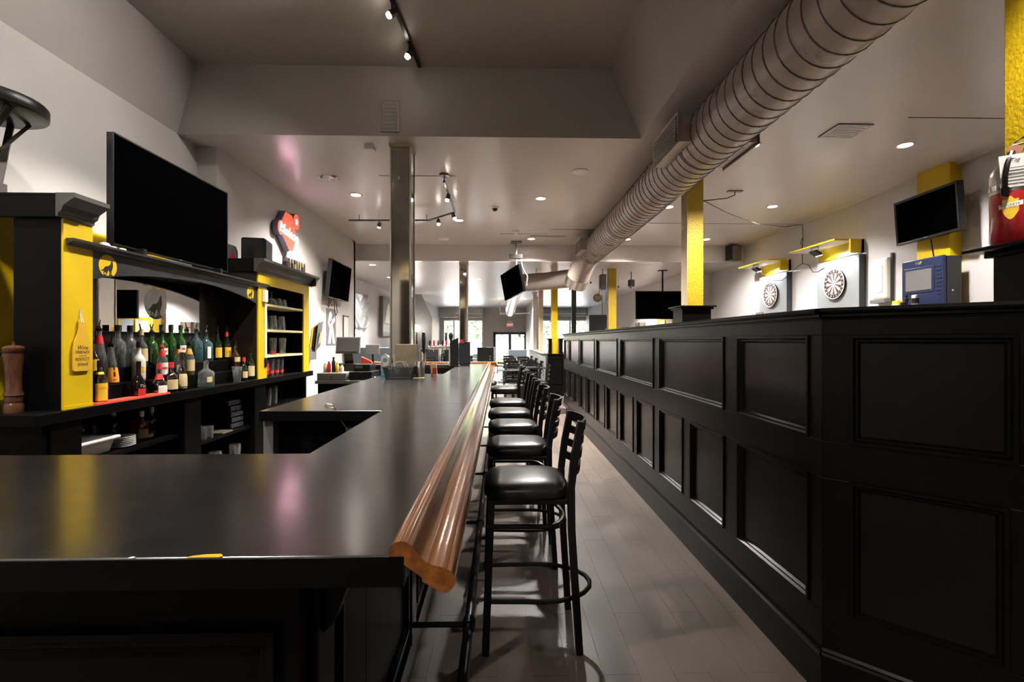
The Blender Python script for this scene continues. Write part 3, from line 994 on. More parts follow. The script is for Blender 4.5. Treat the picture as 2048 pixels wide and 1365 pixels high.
ROCK = [(225, 730), (265, 835), (330, 795), (400, 790), (440, 822), (550, 798), (640, 758), (700, 800), (790, 872), (800, 780), (865, 900), (505, 1000), (150, 900)]


def wolf_logo(parent, o, u, v, nn, r, mdisc, mwolf, flip=1):
    o, u, v, nn = Vector(o), Vector(u) * flip, Vector(v), Vector(nn)
    d = [(r * cos(2 * pi * i / 40), r * sin(2 * pi * i / 40)) for i in range(40)]
    # moon cut off along the rock line
    d = [(a, b) if b > -.80 * r or True else (a, b) for a, b in d]
    dk = MB().prism(d, o, u, v, nn * .0015).build('logo_moon', mdisc, parent, 0)
    wf = [((x - 505) / 357 * r, -(y - 507) / 362 * r) for x, y in WOLF]
    MB().prism(wf, o + nn * .0015, u, v, nn * .0008).build('logo_wolf', mwolf, dk, 0)
    rk = [(265, 838), (330, 795), (400, 790), (440, 822), (550, 798), (640, 758), (700, 800), (790, 875)]
    rk = [((x - 505) / 357 * r, -(y - 507) / 362 * r) for x, y in rk]
    arc = []
    a0, a1 = math.atan2(rk[-1][1], rk[-1][0]), math.atan2(rk[0][1], rk[0][0])
    for i in range(1, 12):
        a = a0 + (a1 - a0) * i / 12
        arc.append((1.01 * r * cos(a), 1.01 * r * sin(a)))
    MB().prism(rk + arc, o + nn * .0014, u, v, nn * .0010).build('logo_rock', mwolf, dk, 0)


wolf_logo(hd, (XF - .002, 2.985, 1.868), Y, Z, X, .068, YELLOW, HEADER)
wolf_logo(hd, (XF - .002, 4.655, 1.868), Y, Z, X, .062, YELLOW, HEADER)

mi = thing('bar_mirror', 'wide bar mirror with an etched wolf disc behind the bottles', 'mirror')
MB().box(-2.64, -2.632, 2.88, 4.30, 1.48, 1.918).build('glass', MIRROR, mi, 0)
MB().box(-2.64, -2.622, 2.88, 4.30, 1.465, 1.48).build('bottom_trim', DARKP, mi, 0)
wolf_logo(mi, (-2.6318, 3.765, 1.70), Y, Z, X, .118, FROST, GREYP)

# far tower with glass shelves
ft = thing('glass_cabinet', 'tall yellow framed shelf cabinet holding bar glasses', 'cabinet')
MB().box(XB, XF, 4.77, 4.79, ZK, 2.2).build('side_panel', BROWNW, ft, 0)
MB().box(XB, XF - .005, 6.0, 6.02, ZK, 2.2).build('side_panel', DARKP, ft, 0)
MB().box(XB - .02, XB, 4.79, 6.0, ZK, 2.2).build('back_panel', DARKP, ft, 0)
MB().box(-2.99, XF, 4.77, 6.02, 2.10, 2.21).build('top_board', DARKP, ft, 0)
MB().box(XF, XF + .015, 4.775, 4.945, ZK, 1.975).build('yellow_stile', YELLOW, ft, 0, .001)
MB().box(XF, XF + .015, 5.86, 6.025, ZK, 1.975).build('yellow_stile', YELLOW, ft, 0, .001)
MB().box(XF, XF + .015, 4.775, 6.025, 1.975, 2.09).build('yellow_head', YELLOW, ft, 0, .001)
MB().prism(CRN, (XF + .008, 4.70, 2.085), X, Z, Y * 1.42).build('crown', CROWNM, ft, 30)
MB().prism(CRN, (XB, 6.02, 2.085), Y, Z, X * .39).build('crown', CROWNM, ft, 30)
MB().box(XB, XF + .01, 4.72, 4.775, 2.085, 2.21).build('crown_return', DARKP, ft, 0)
SH = (1.265, 1.53, 1.79)
for z in SH:
    MB().box(XB, XF + .004, 4.79, 6.0, z - .022, z).build('shelf', CREAM, ft, 0, .001)

# things hung on the stiles
wb = thing('bottle_board', 'bottle shaped wooden sign board hanging on the near yellow tower', 'sign')
bo = [(-.052, 0), (.052, 0), (.058, .008), (.058, .12), (.050, .165), (.028, .21), (.019, .25), (.019, .285), (-.019, .285), (-.019, .25), (-.028, .21), (-.050, .165), (-.058, .12), (-.058, .008)]
MB().prism(bo, (XF + .004, 2.79, 1.245), Y, Z, X * .009).build('board', WINEB, wb, 0, .002)
MB().tube([(XF + .014, 2.783, 1.52), (XF + .006, 2.785, 1.56), (XF + .003, 2.79, 1.60), (XF + .006, 2.795, 1.56), (XF + .014, 2.797, 1.52)], .0022, 5).build('string', PAPER, wb)
for s, z, sz, sh in (('Wine', 1.378, .032, .3), ('FRIENDS', 1.352, .024, 0), ('make the', 1.332, .013, 0), ('PERFECT', 1.312, .024, 0), ('blend', 1.285, .030, .3)):
    text(s, 'lettering', INK, wb, (XF + .0135, 2.79, z), Y, Z, sz, .0004, sh, maxw=.1)
tg = thing('paper_strip', 'long white paper strip taped to the yellow cabinet stile', 'paper')
MB().box(XF + .017, XF + .019, 4.90, 4.94, 1.24, 1.78).build('strip', PAPER, tg, 0)
MB().box(XF + .018, XF + .05, 4.84, 4.90, 1.80, 1.92).build('card_holder', PAPER, tg, 0, .003)
op = MB().box(XF + .016, XF + .03, 4.885, 4.93, 1.15, 1.245).build('bottle_opener', METALB, None, 0, .008)
tag(op, 'black bottle opener hanging at the foot of the yellow stile', 'bottle opener')
ls = thing('light_switch', 'small brown switch box on the side of the glass cabinet', 'switch')
MB().box(XF - .07, XF - .02, 6.02, 6.06, 1.88, 1.98).build('plate', BROWNW, ls, 0, .003)

# pepper mills on the counter by the near tower
pm = thing('pepper_mill', 'tall dark brown turned wooden pepper mill beside the near tower', 'pepper mill', (-2.56, 2.61, ZK))
MB().lathe([(.041, 0), (.041, .04), (.036, .05), (.040, .065), (.036, .085), (.042, .09), (.034, .12), (.034, .20), (.043, .29), (.043, .31)], n=20).build('body', CORK, pm)
MB().lathe([(.040, .312), (.047, .325), (.047, .34), (.030, .352), (.008, .355), (.006, .365), (.008, .372), (.001, .376)], n=20).build('head', CORK, pm)
p2 = thing('pepper_mill', 'black lacquered mill standing half out of view by the near tower', 'pepper mill', (-2.68, 2.60, ZK))
MB().lathe([(.045, 0), (.045, .05), (.038, .06), (.045, .08), (.037, .1), (.034, .19), (.045, .29)], n=20).build('body', PEPB, p2)
MB().lathe([(.045, .292), (.05, .31), (.035, .335), (.008, .34), (.001, .35)], n=20).build('head', PEPB, p2)

rm = MB().box(-2.43, -2.345, 2.88, 3.50, ZK - .008, ZK + .012).build('bar_mat', REDMAT, None, 0, .002)
tag(rm, 'long red rubber bar mat on the back bar counter edge', 'bar mat')

# ------------------------------------------------------------------ bottles
SHP = {
    'round': [(1, 0), (1, .55), (.92, .62), (.6, .70), (.36, .76), (.33, .97), (.36, .975), (.36, 1)],
    'slim': [(1, 0), (1, .58), (.8, .68), (.5, .76), (.38, .82), (.36, 1)],
    'cone': [(1, 0), (1.02, .12), (.85, .35), (.6, .6), (.4, .78), (.35, .86), (.35, 1)],
    'bell': [(.95, 0), (1, .25), (.95, .42), (.6, .58), (.32, .7), (.30, 1)],
    'squat': [(1, 0), (1.02, .3), (.85, .45), (.45, .58), (.28, .70), (.27, 1)],
    'belly': [(.75, 0), (1, .1), (.95, .4), (.72, .55), (.55, .62), (.4, .7), (.38, 1)],
}


def bottle(label, x, y, z, h, r, shape, gm, liq=None, lab=None, cap=None, pour=False, lab2=None, txt=None, neck=None, group='bottles on the back bar', square=False):
    t = thing('liquor_bottle', label, 'bottle', (x, y, z), 0, group)
    hb = h - (.06 if pour else .022)
    n = 18
    pr = [(a * r, b * hb) for a, b in SHP[shape]]
    pr = [(pr[0][0] * .93, 0)] + [(pr[0][0], .006)] + pr[1:]
    bm = MB().lathe(pr, n=n)
    body = bm.build('body', gm, t, 50)
    rn = pr[-1][0]
    if square:
        for vv in body.data.vertices:
            rr = sqrt(vv.co.x ** 2 + vv.co.y ** 2)
            if rr > r * .6:
                a = math.atan2(vv.co.y, vv.co.x) + radians(25)
                k = min(1.2, .93 / max(abs(cos(a)), abs(sin(a))))
                vv.co.x *= k
                vv.co.y *= k
    if liq:
        lm, fr_ = liq
        pl = []
        for (a0, b0), (a1, b1) in zip(pr[:-1], pr[1:]):
            pl.append((a0 * .94, b0 + .004))
            if b1 > fr_ * hb:
                k = (fr_ * hb - b0) / max(b1 - b0, 1e-4)
                pl.append(((a0 + (a1 - a0) * max(0, k)) * .94, fr_ * hb))
                break
        MB().lathe(pl, n=n).build('liquid', lm, t, 50)

    def rad(zf):
        for (a0, b0), (a1, b1) in zip(pr[:-1], pr[1:]):
            if b0 <= zf * hb <= b1:
                return a0 + (a1 - a0) * (zf * hb - b0) / max(b1 - b0, 1e-4)
        return r
    for q in (lab, lab2):
        if not q:
            continue
        lm, f0, f1, span = q
        vs, fs = [], []
        m = 10
        NZ = 4
        for k in range(NZ + 1):
            f = f0 + (f1 - f0) * k / NZ
            rr = rad(f) + .0012
            for i in range(m + 1):
                a = radians(-25) + radians(span) * (i / m - .5)
                vs.append((rr * cos(a), rr * sin(a), f * hb))
        for k in range(NZ):
            for i in range(m):
                fs.append((k * (m + 1) + i, k * (m + 1) + i + 1, (k + 1) * (m + 1) + i + 1, (k + 1) * (m + 1) + i))
        MB().add(vs, fs).build('label', lm, t, 60)
    if txt:
        s, tm, f, sz = txt
        a = radians(-25)
        d = Vector((cos(a), sin(a), 0))
        text(s, 'lettering', tm, t, d * (rad(f) + .0025) + Z * f * hb, Vector((-sin(a), cos(a), 0)), Z, sz, .0003, .2, maxw=r * 1.5)
    if neck:
        MB().cyl((0, 0, hb * neck[1]), (0, 0, hb * neck[2]), rad(neck[1]) + .0015, rad(neck[2]) + .0015, 14, False).build('neck_band', neck[0], t)
    if pour:
        MB().lathe([(rn * 1.05, hb - .012), (rn * 1.15, hb - .01), (rn * 1.15, hb + .004), (rn * .7, hb + .008), (rn * .7, hb + .016), (.004, hb + .018)], n=14).build('pourer_cork', cap or PEPB, t)
        MB().cyl((0, 0, hb + .016), (.010, 0, hb + .06), .0055, .0035, 8).build('pourer_spout', CHROME, t)
    else:
        MB().cyl((0, 0, hb - .018), (0, 0, hb + .022), rn * 1.12, rn * 1.1, 14).build('cap', cap or PEPB, t)
    return t


B = bottle
zc = ZK
R0, R1, R2 = -2.395, -2.50, -2.592
B('brown coffee liqueur bottle with a tall yellow label on the red mat', R0, 2.955, ZK, 0.260, 0.036, 'slim', G_BROWN, (L_DARK, .7), (LABELY, .08, .52, 120), L_DARK, neck=(LABELY, .74, .80), txt=('Kahlúa', LABELR, .40, .022))
B('black tapering liqueur bottle with a red foot label on the red mat', R0, 3.265, ZK, 0.240, 0.042, 'bell', BLKGL, None, (LABELR, .03, .28, 60), PEPB, txt=('Tia', LABELT, .36, .028))
B('squat dark amber bottle with a red ribbon and square label', R0, 3.46, ZK, 0.215, 0.050, 'squat', G_BROWN, (L_DARK, .5), (LABELW, .06, .33, 70), LABELR, neck=(LABELR, .55, .75))
B('dark honey liqueur bottle with a red cap and tan label', R0, 3.585, ZK, 0.220, 0.040, 'round', G_BROWN, (L_DARK, .55), (LABELT, .12, .48, 130), LABELR)
B('slim brown bottle with a belly and tall tan label', R0, 3.70, ZK, 0.290, 0.036, 'belly', G_BROWN, (L_DARK, .5), (LABELT, .08, .48, 120), BROWNW)
B('clear faceted whisky decanter bottle standing alone at the counter edge', R0, 4.0, ZK, 0.260, 0.050, 'round', G_CLEAR, (L_CLEAR, .2), (LABELT, .2, .42, 60), CHROME, True, square=True)
B('small dark green bottle with a red cap behind the plastic cup', R0, 4.585, ZK, 0.220, 0.030, 'slim', G_DGREEN, (L_DARK, .5), (LABELT, .15, .45, 110), LABELR)
B('tall green whiskey bottle with a tan label beside the yellow stile', R0, 4.70, ZK, 0.330, 0.036, 'slim', G_DGREEN, (L_DARK, .6), (LABELT, .14, .50, 130), PEPB, True)
B('brown bottle with a yellow medallion label tight against the yellow tower', R1, 3.03, 1.14, 0.330, 0.033, 'slim', G_BROWN, (L_DARK, .4), (LABELY, .35, .6, 90), PEPB, True)
B('clear teardrop bottle with an orange oval label on the lower step', R1, 3.17, 1.14, 0.310, 0.043, 'cone', G_CLEAR, (L_CLEAR, .15), (ORANGE, .04, .42, 95), PEPB, True, lab2=(INK, .1, .5, 18))
B('white coconut rum bottle with a brown cap on the lower step', R1, 3.41, 1.14, 0.270, 0.040, 'round', L_WHITE, None, (LABELY, .25, .4, 40), BROWNW)
B('clear bottle with a red neck and red white label on the lower step', R1, 3.64, 1.14, 0.290, 0.037, 'round', G_CLEAR, (L_CLEAR, .3), (LABELW, .12, .5, 110), LABELR, True, lab2=(LABELR, .28, .36, 60), neck=(LABELR, .7, .9))
B('small clear bottle with an orange neck band on the lower step', R1, 3.82, 1.14, 0.250, 0.031, 'slim', G_CLEAR, (L_CLEAR, .3), (LABELW, .15, .4, 100), PEPB, False, neck=(ORANGE, .78, .92))
B('clear bottle of golden rum with a tan label and orange neck', R1, 3.95, 1.14, 0.310, 0.039, 'round', G_CLEAR, (L_GOLD, .16), (LABELT, .14, .5, 110), PEPB, True, neck=(ORANGE, .68, .85))
B('amber bourbon bottle with pale labels against the dark tower side', R1, 4.64, 1.14, 0.280, 0.036, 'round', G_AMBER, (L_AMBER, .35), (LABELT, .35, .55, 100), CHROME, True)
B('clear cone bottle with a dark red collar and dark syrup', R2, 3.19, 1.236, 0.316, 0.044, 'cone', G_CLEAR, (L_DARK, .32), None, L_DARK, True, neck=(LABELR, .62, .85))
B('clear round shouldered spirit bottle with black cap, nearer of the two', R2, 3.345, 1.236, 0.288, 0.046, 'round', G_CLEAR, (L_CLEAR, .5), None, PEPB, group='clear black capped bottles')
B('clear round shouldered spirit bottle with black cap, farther of the two', R2, 3.455, 1.236, 0.288, 0.046, 'round', G_CLEAR, (L_CLEAR, .5), None, PEPB, group='clear black capped bottles')
B('clear tequila bottle with a cream label on the upper step', R2, 3.56, 1.236, 0.260, 0.038, 'round', G_CLEAR, (L_CLEAR, .3), (LABELT, .14, .52, 110), LABELT)
B('bright green vermouth bottle, nearest of the green ones, dark below', R2, 3.665, 1.236, 0.307, 0.042, 'round', G_GREEN, (L_DARK, .55), None, BROWNW, True)
B('green vermouth bottle with a round red and white label beside the darker one', R2, 3.775, 1.236, 0.307, 0.040, 'round', G_GREEN, (G_GREEN, .4), (LABELW, .3, .5, 70), BROWNW, True, lab2=(LABELR, .37, .43, 40))
B('plain green bottle with a green cap between the round labels', R2, 3.88, 1.236, 0.307, 0.036, 'round', G_GREEN, (G_GREEN, .4), None, G_DGREEN)
B('green vermouth bottle with a round label beside the teal gin', R2, 3.99, 1.236, 0.307, 0.040, 'round', G_GREEN, (G_GREEN, .3), (LABELW, .3, .5, 70), G_DGREEN, lab2=(LABELR, .37, .43, 40))
B('teal gin bottle with a red bird topped pourer', R2, 4.19, 1.236, 0.335, 0.043, 'round', G_TEAL, (G_TEAL, .5), None, CHROME, True, square=True)
B('square teal gin bottle with a narrow white side label', R2, 4.33, 1.236, 0.316, 0.046, 'round', G_TEAL, (G_TEAL, .5), (LABELW, .1, .5, 40), CHROME, True, square=True)
B('dark green scotch bottle with a yellow label beside the teal gin', R2, 4.50, 1.236, 0.316, 0.037, 'slim', G_DGREEN, (L_DARK, .5), (LABELY, .1, .46, 110), PEPB, True)
B('dark green scotch bottle with a yellow label lettered in red', R2, 4.65, 1.236, 0.316, 0.037, 'slim', G_DGREEN, (L_DARK, .5), (LABELY, .1, .46, 110), LABELR, True, txt=('J&B', LABELR, .3, .03), neck=(LABELR, .86, .97))

cup = thing('plastic_cup', 'clear empty plastic cup at the end of the back bar', 'cup', (-2.39, 4.46, ZK))
MB().lathe([(.028, 0), (.030, .01), (.043, .135), (.046, .14), (.044, .138), (.028, .012)], n=20, close=False).build('cup', G_CLEAR, cup)


# ------------------------------------------------------------------ glasses in the cabinet
def tumbler(name, label, x, y, z, h, r0, r1, band=None, group=None, inv=False, logo=None):
    t = thing(name, label, 'glass', (x, y, z), 0, group)
    if inv:
        r0, r1 = r1, r0
    MB().lathe([(r0 * .96, 0), (r0, .006), ((r0 + r1) / 2 * 1.03, h * .5), (r1, h), (r1 - .003, h), ((r0 + r1) / 2 * 1.03 - .003, h * .5), (r0 - .004, .01)], n=18, close=not inv).build('bowl', G_GLASS, t, 60)
    if band:
        m, f0, f1 = band
        ra = r0 + (r1 - r0) * f0
        rb = r0 + (r1 - r0) * f1
        MB().lathe([(ra + .002, h * f0), ((ra + rb) / 2 + .0025, h * (f0 + f1) / 2), (rb + .002, h * f1)], n=18, close=False).build('band', m, t, 60)
        if logo:
            a = radians(-30)
            d = Vector((cos(a), sin(a), 0))
            text(logo, 'lettering', LABELW, t, d * (max(ra, rb) + .004) + Z * h * (f0 + f1) / 2, Vector((-sin(a), cos(a), 0)), Z, .02, .0003, .25, maxw=.05)
    return t


def stem(label, x, y, z, h, r, group):
    t = thing('wine_glass', label, 'glass', (x, y, z), 0, group)
    MB().lathe([(r * .8, 0), (r, h * .2), (r * .9, h * .4), (r * .4, h * .54), (.006, h * .58)], n=18, close=False).build('bowl', G_GLASS, t, 60)
    MB().cyl((0, 0, h * .58), (0, 0, h * .97), .005, n=8).build('stem', G_GLASS, t)
    MB().lathe([(.005, h * .95), (r * .8, h * .985), (r * .82, h)], n=18).build('foot', G_GLASS, t)
    return t


ORD = ('first', 'second', 'third', 'fourth', 'fifth', 'sixth', 'seventh', 'eighth')
tumbler('soda_glass', 'soda glass with a full red band next to the yellow stile', -2.43, 5.06, ZK, .17, .030, .036, (LABELR, .12, .8), 'branded soda glasses', logo='Coca-Cola')
for k, y in enumerate((5.20, 5.32, 5.43)):
    tumbler('soda_glass', 'soda glass with a low red band on the cabinet counter, %s after the red one' % ORD[k], -2.44, y, ZK, .18, .030, .038, (LABELR, .12, .34), 'branded soda glasses', logo='Coca-Cola')
for k in range(6):
    tumbler('soda_glass', 'curved glass on the lowest cream shelf, %s from the near stile' % ORD[k], -2.45 - .05 * (k % 2), 5.05 + .115 * k, SH[0], .18, .028, .038, (LABELR, .08, .2) if k in (1, 2) else None, 'glasses on the lowest shelf')
for k in range(6):
    tumbler('pint_glass', 'upturned pint glass on the middle cream shelf, %s from the near stile' % ORD[k], -2.44 - .09 * (k % 2), 5.06 + .10 * k, SH[1], .155 if k < 5 else .13, .032, .043, None, 'pint glasses on the middle shelf', True)
stem('tall upturned wine glass at the near end of the top shelf', -2.44, 5.02, SH[2], .20, .036, 'stemware on the top shelf')
stem('upturned wine glass behind the tall one on the top shelf', -2.52, 5.13, SH[2], .16, .040, 'stemware on the top shelf')
stem('wide upturned goblet in the middle of the top shelf', -2.45, 5.25, SH[2], .15, .050, 'stemware on the top shelf')
for k in range(2):
    tumbler('brandy_glass', 'round brandy bowl on the top shelf, %s after the goblet' % ORD[k], -2.46, 5.42 + .12 * k, SH[2], .09, .030, .050, None, 'stemware on the top shelf', True)
for k in range(2):
    tumbler('highball_glass', 'clear glass in the open cabinet below the counter, %s from the divider' % ORD[k], -2.47, 5.20 + .14 * k, .725, .20, .034, .040, None, 'glasses under the cabinet')

# ------------------------------------------------------------------ under the counter
tb = thing('bus_tub', 'large off-white plastic bus tub on the shelf under the counter', 'tub', (-2.58, 2.99, .72))
MB().prism([(-.13, 0), (.13, 0), (.165, .09), (-.165, .09)], (0, -.19, 0), X, Z, Y * .30).build('body', OFFW, tb, 0, .012)
MB().prism([(-.185, .085), (.185, .085), (.185, .105), (-.185, .105)], (0, -.20, 0), X, Z, Y * .33).build('rim', WHITE, tb, 0, .008)
for k in range(6):
    o = MB().lathe([(.001, 0), (.05, 0), (.085, .010), (.088, .012), (.085, .013), (.05, .004), (.001, .003)], (-2.50, 3.24, .72 + .0115 * k), 24).build('plate', WHITE, None, 40)
    tag(o, ('white plate, %s of the stack of six, under the counter' % ('lowest', 'second from the bottom', 'third from the bottom', 'third from the top', 'second from the top', 'topmost')[k]), 'plate', 'stack of plates')


def sauce(label, x, y, z, h, r, gm, capm, lab=None, liq=None, shape='slim'):
    t = bottle(label, x, y, z, h, r, shape, gm, liq, lab, capm, group='sauce bottles under the counter')
    t.name = 'sauce_bottle'
    t['category'] = 'bottle'
    return t


sauce('clear jar bottle with white cap and pale label beside the plates', -2.53, 3.48, .72, .20, .036, G_CLEAR, WHITE, (LABELT, .08, .42, 130), (L_GOLD, .2))
sauce('clear white capped bottle standing behind the plates', -2.74, 3.50, .72, .20, .036, G_CLEAR, WHITE, None, (L_CLEAR, .4))
sauce('white capped bottle of dark sauce next to the red pot', -2.56, 3.62, .72, .21, .036, G_CLEAR, WHITE, None, (L_DARK, .45))
rp = thing('ketchup_pot', 'red glass pot standing between two sauce bottles', 'pot', (-2.60, 3.56, .72))
MB().lathe([(.035, 0), (.055, .02), (.06, .07), (.05, .11), (.053, .12), (.047, .11), (.03, .02)], n=20).build('pot', RED, rp)
MB().box(.02, .075, -.03, .03, 0, .02).build('label', LABELW, rp, 0)
for k, y in enumerate((3.30, 3.40)):
    tumbler('dark_jar', 'smoky jar at the back of the tub shelf, %s of two' % ORD[k], -2.80, y, .72, .13, .04, .04, None, 'jars at the back of the shelf')
for k in range(5):
    z = .60 + .053 * k
    d = thing('cable_box', 'black cable box with lit buttons, %s in the stack from the bottom' % ORD[k], 'cable box', (-2.58 - .012 * (k == 4), 4.60 - .02 * (k > 2), z), radians(-4 + 3 * (k % 2)), 'stacked cable boxes')
    MB().box(-.12, .12, -.10, .10, .004, .05).build('case', TVBODY, d, 0, .004)
    MB().box(.12, .1215, -.09, .09, .01, .044).build('front', SLATE, d, 0)
    for q in range(3):
        MB().cyl((.121, -.06 + .05 * q, .03), (.1235, -.06 + .05 * q, .03), .006, n=8).build('button', CHROME if (q + k) % 3 else RED, d, 0)
for k in range(4):
    tumbler('rocks_glass', 'short clear tumbler on the shelf beside the cable boxes, %s of four' % ORD[k], -2.44 - .09 * (k // 2), 4.02 + .09 * (k % 2), .60, .10, .034, .038, None, 'tumblers beside the cable boxes')
tr_ = MB().box(-2.62, -2.405, 4.26, 4.42, .60, .615).build('tray', BRASSY, None, 0, .005)
tag(tr_, 'small metal tray between the tumblers and the cable boxes', 'tray')
for k, y in enumerate((4.08, 4.24, 4.55)):
    mg = thing('glass_mug', 'clear glass mug with handle on the low shelf, %s from the divider' % ORD[k], 'mug', (-2.46, y, .325), 0, 'glass mugs on the low shelf')
    MB().lathe([(.04, 0), (.045, .01), (.048, .13), (.045, .13), (.041, .015)], n=18).build('body', G_CLEAR, mg)
    MB().tube([(.01, .045, .11), (.012, .075, .10), (.012, .08, .06), (.01, .047, .03)], .006, 6).build('handle', G_CLEAR, mg)
yc = MB().box(-2.52, -2.42, 3.56, 3.66, .325, .48).build('carton', LABELY, None, 0, .002)
tag(yc, 'small yellow carton on the lowest shelf under the counter', 'carton')

# ------------------------------------------------------------------ televisions
def tv(label, c, w, h, right, up, bez=.012, thick=.045, standing=False, bezel=TVBODY, name='television', extra=True):
    """c centre of the screen; right and up unit vectors of the picture; screen faces right x up"""
    rt, u = Vector(right).normalized(), Vector(up).normalized()
    u = (u - rt * u.dot(rt)).normalized()
    nn = rt.cross(u)
    t = thing(name, label, 'television')
    c = Vector(c)
    MB().obox(c - nn * (thick / 2 + .004), rt * w / 2, u * h / 2, nn * thick / 2).build('housing', bezel, t, 0, .004)
    MB().frame(c - nn * .004, rt, u, -w / 2, w / 2, -h / 2, h / 2, bez, .006, nn).build('bezel', bezel, t, 20)
    MB().obox(c - nn * .002, rt * (w / 2 - bez * .8), u * (h / 2 - bez * .8), nn * .001).build('screen', SCREEN, t, 0)
    if extra:
        MB().obox(c - nn * (thick + .015), rt * w * .3, u * h * .3, nn * .018).build('back_shell', bezel, t, 0, .006)
        MB().obox(c - u * (h / 2 - bez * .45) + nn * .003, rt * .018, u * .004, nn * .0006).build('badge', STEEL, t, 0)
    return t, nn, rt, u


t, nn, rt, u = tv('huge black television standing on the ledge over the bar mirror', (-2.47, 3.80, 2.395), 1.30, .72, Y, Z + X * .0, bez=.010, thick=.04)
for s in (-.45, .45):
    MB().box(-2.53, -2.41, 3.80 + s - .015, 3.80 + s + .015, 1.98, 2.04).build('foot', TVBODY, t, 0, .004)
t, nn, rt, u = tv('wall mounted television tilted down beside the back bar', (-2.80, 8.58, 2.45), 1.12, .64, Y - X * .02, Z + X * .10, bez=.018, thick=.06)
MB().box(-2.998, -2.86, 8.45, 8.75, 2.35, 2.6).build('wall_bracket', METALB, t, 0)
MB().tube([(-2.86, 8.2, 2.14), (-2.9, 8.22, 2.0), (-2.92, 8.3, 1.98), (-2.9, 8.4, 2.12), (-2.88, 8.5, 2.13), (-2.9, 8.55, 1.95), (-2.92, 8.68, 1.86), (-2.92, 8.75, 1.92), (-2.9, 8.62, 2.13)], .006, 6).build('cable', METALB, t)
t, nn, rt, u = tv('wide television on an arm before the yellow pilaster', (5.02, 5.60, 2.895), .91, .545, -Y - X * .06, Z - X * .07, bez=.035, thick=.07, bezel=TVBODY)
MB().box(5.06, 5.158, 5.50, 5.7, 2.8, 2.95).build('wall_arm', METALB, t, 0)
MB().tube([(5.1, 5.60, 2.62), (5.12, 5.60, 2.50), (5.13, 5.59, 2.38)], .007, 6).build('cable', METALB, t)
t, nn, rt, u = tv('television hung from the ceiling, turned side-on over the far aisle', (.235, 9.95, 2.60), .88, .56, (.36, -.80, .13), (-.10, .04, .56), bez=.010, thick=.05, bezel=TVBODY)
cc = Vector((.235, 9.95, 2.60)) - nn * .08
MB().cyl((cc.x + .03, 9.98, 2.7), (cc.x + .03, 10.05, ZC), .018, n=10).build('pole', GREYP, t)
MB().box(cc.x - .08, cc.x + .14, 9.95, 10.15, ZC - .03, ZC).build('ceiling_plate', GREYP, t, 0)
MB().box(cc.x - .12, cc.x + .16, 9.98, 10.08, 3.12, 3.20).build('crossbar', TVBODY, t, 0)
MB().tube([(cc.x + .13, 10.0, 3.1), (cc.x + .16, 9.9, 2.9), (cc.x + .25, 9.75, 2.72), (cc.x + .22, 9.6, 2.5)], .004, 6).build('cable', OFFW, t)
t, nn, rt, u = tv('black television hanging beside the main yellow post', (3.85, 11.6, 2.27), 1.15, .68, X, Z, bez=.012, thick=.05)
MB().cyl((3.95, 11.66, 2.55), (3.95, 11.66, ZL), .022, n=10).build('pole', METALB, t)
MB().box(3.84, 4.06, 11.6, 11.72, ZL - .02, ZL).build('ceiling_plate', METALB, t, 0)
t, nn, rt, u = tv('slate grey television back hanging beyond the half wall', (2.98, 14.4, 1.93), .62, .50, X, Z, bez=.004, thick=.05, bezel=SLATE, extra=False)
for ch in t.children:
    if ch.name.startswith('screen'):
        ch.data.materials[0] = SLATE
MB().cyl((3.07, 14.45, 2.15), (3.07, 14.45, ZL), .012, n=8).build('pole', METALB, t)
MB().cyl((2.98, 14.42, 1.68), (2.98, 14.42, 1.45), .02, n=8).build('stand', METALB, t)

# ------------------------------------------------------------------ on top of the back bar
st = thing('round_stool', 'round dark stool with crossed legs standing on the near tower', 'stool', (-2.90, 2.80, 2.217))
MB().lathe([(.001, .50), (.25, .50), (.262, .505), (.265, .52), (.265, .56), (.255, .572), (.001, .575)], n=36).build('seat', METALB, st)
for k, (x0, y0, x1, y1) in enumerate(((.19, -.06, -.17, -.04), (-.19, -.06, .13, -.02), (.06, .19, -.10, -.08), (-.05, .19, .12, -.06))):
    MB().bar((x0, y0, .50), (x1, y1, .02), .032, .018).build('leg', DARKLEG, st, 0, .002)
MB().box(-.03, .03, -.11, -.03, 0, .06).box(.04, .14, -.10, -.02, 0, .075).build('foot_block', DARKLEG, st, 0, .002)
for k, (y, s) in enumerate(((3.02, .03), (3.09, .02), (3.16, .022))):
    o = MB().lathe([(s, 0), (s * 1.1, s * .6), (s * .7, s * 1.2), (.001, s * 1.4)], (-2.42, y, 1.98), 12).build('shell', LABELW, None)
    tag(o, 'small pale shell on the header ledge, %s from the near tower' % ORD[k], 'shell', 'shells on the ledge')
ds = MB().prism([(-.16, 0), (.16, 0), (.16, .15), (.12, .20), (-.12, .20), (-.16, .15)], (-2.78, 5.05, 2.212), Y, Z, -X * .10).build('display_panel', GREYB, None, 0, .01)
tag(ds, 'grey panel with a faint red emblem standing behind the dark speaker', 'panel')
MB().prism([(-.03, 0), (.05, 0), (.04, .07), (.01, .11), (-.02, .07)], (-2.775, 5.07, 2.24), Y, Z, X * .002).build('emblem', LABELR, ds, 0)
sp = thing('speaker', 'dark box speaker standing on top of the glass cabinet', 'speaker', (-2.62, 5.28, 2.212), radians(12))
MB().box(-.12, .12, -.145, .145, 0, .29).build('cabinet', TVBODY, sp, 0, .02)
MB().box(.118, .124, -.13, .13, .015, .275).build('grille', TVBODY, sp, 0, .01)
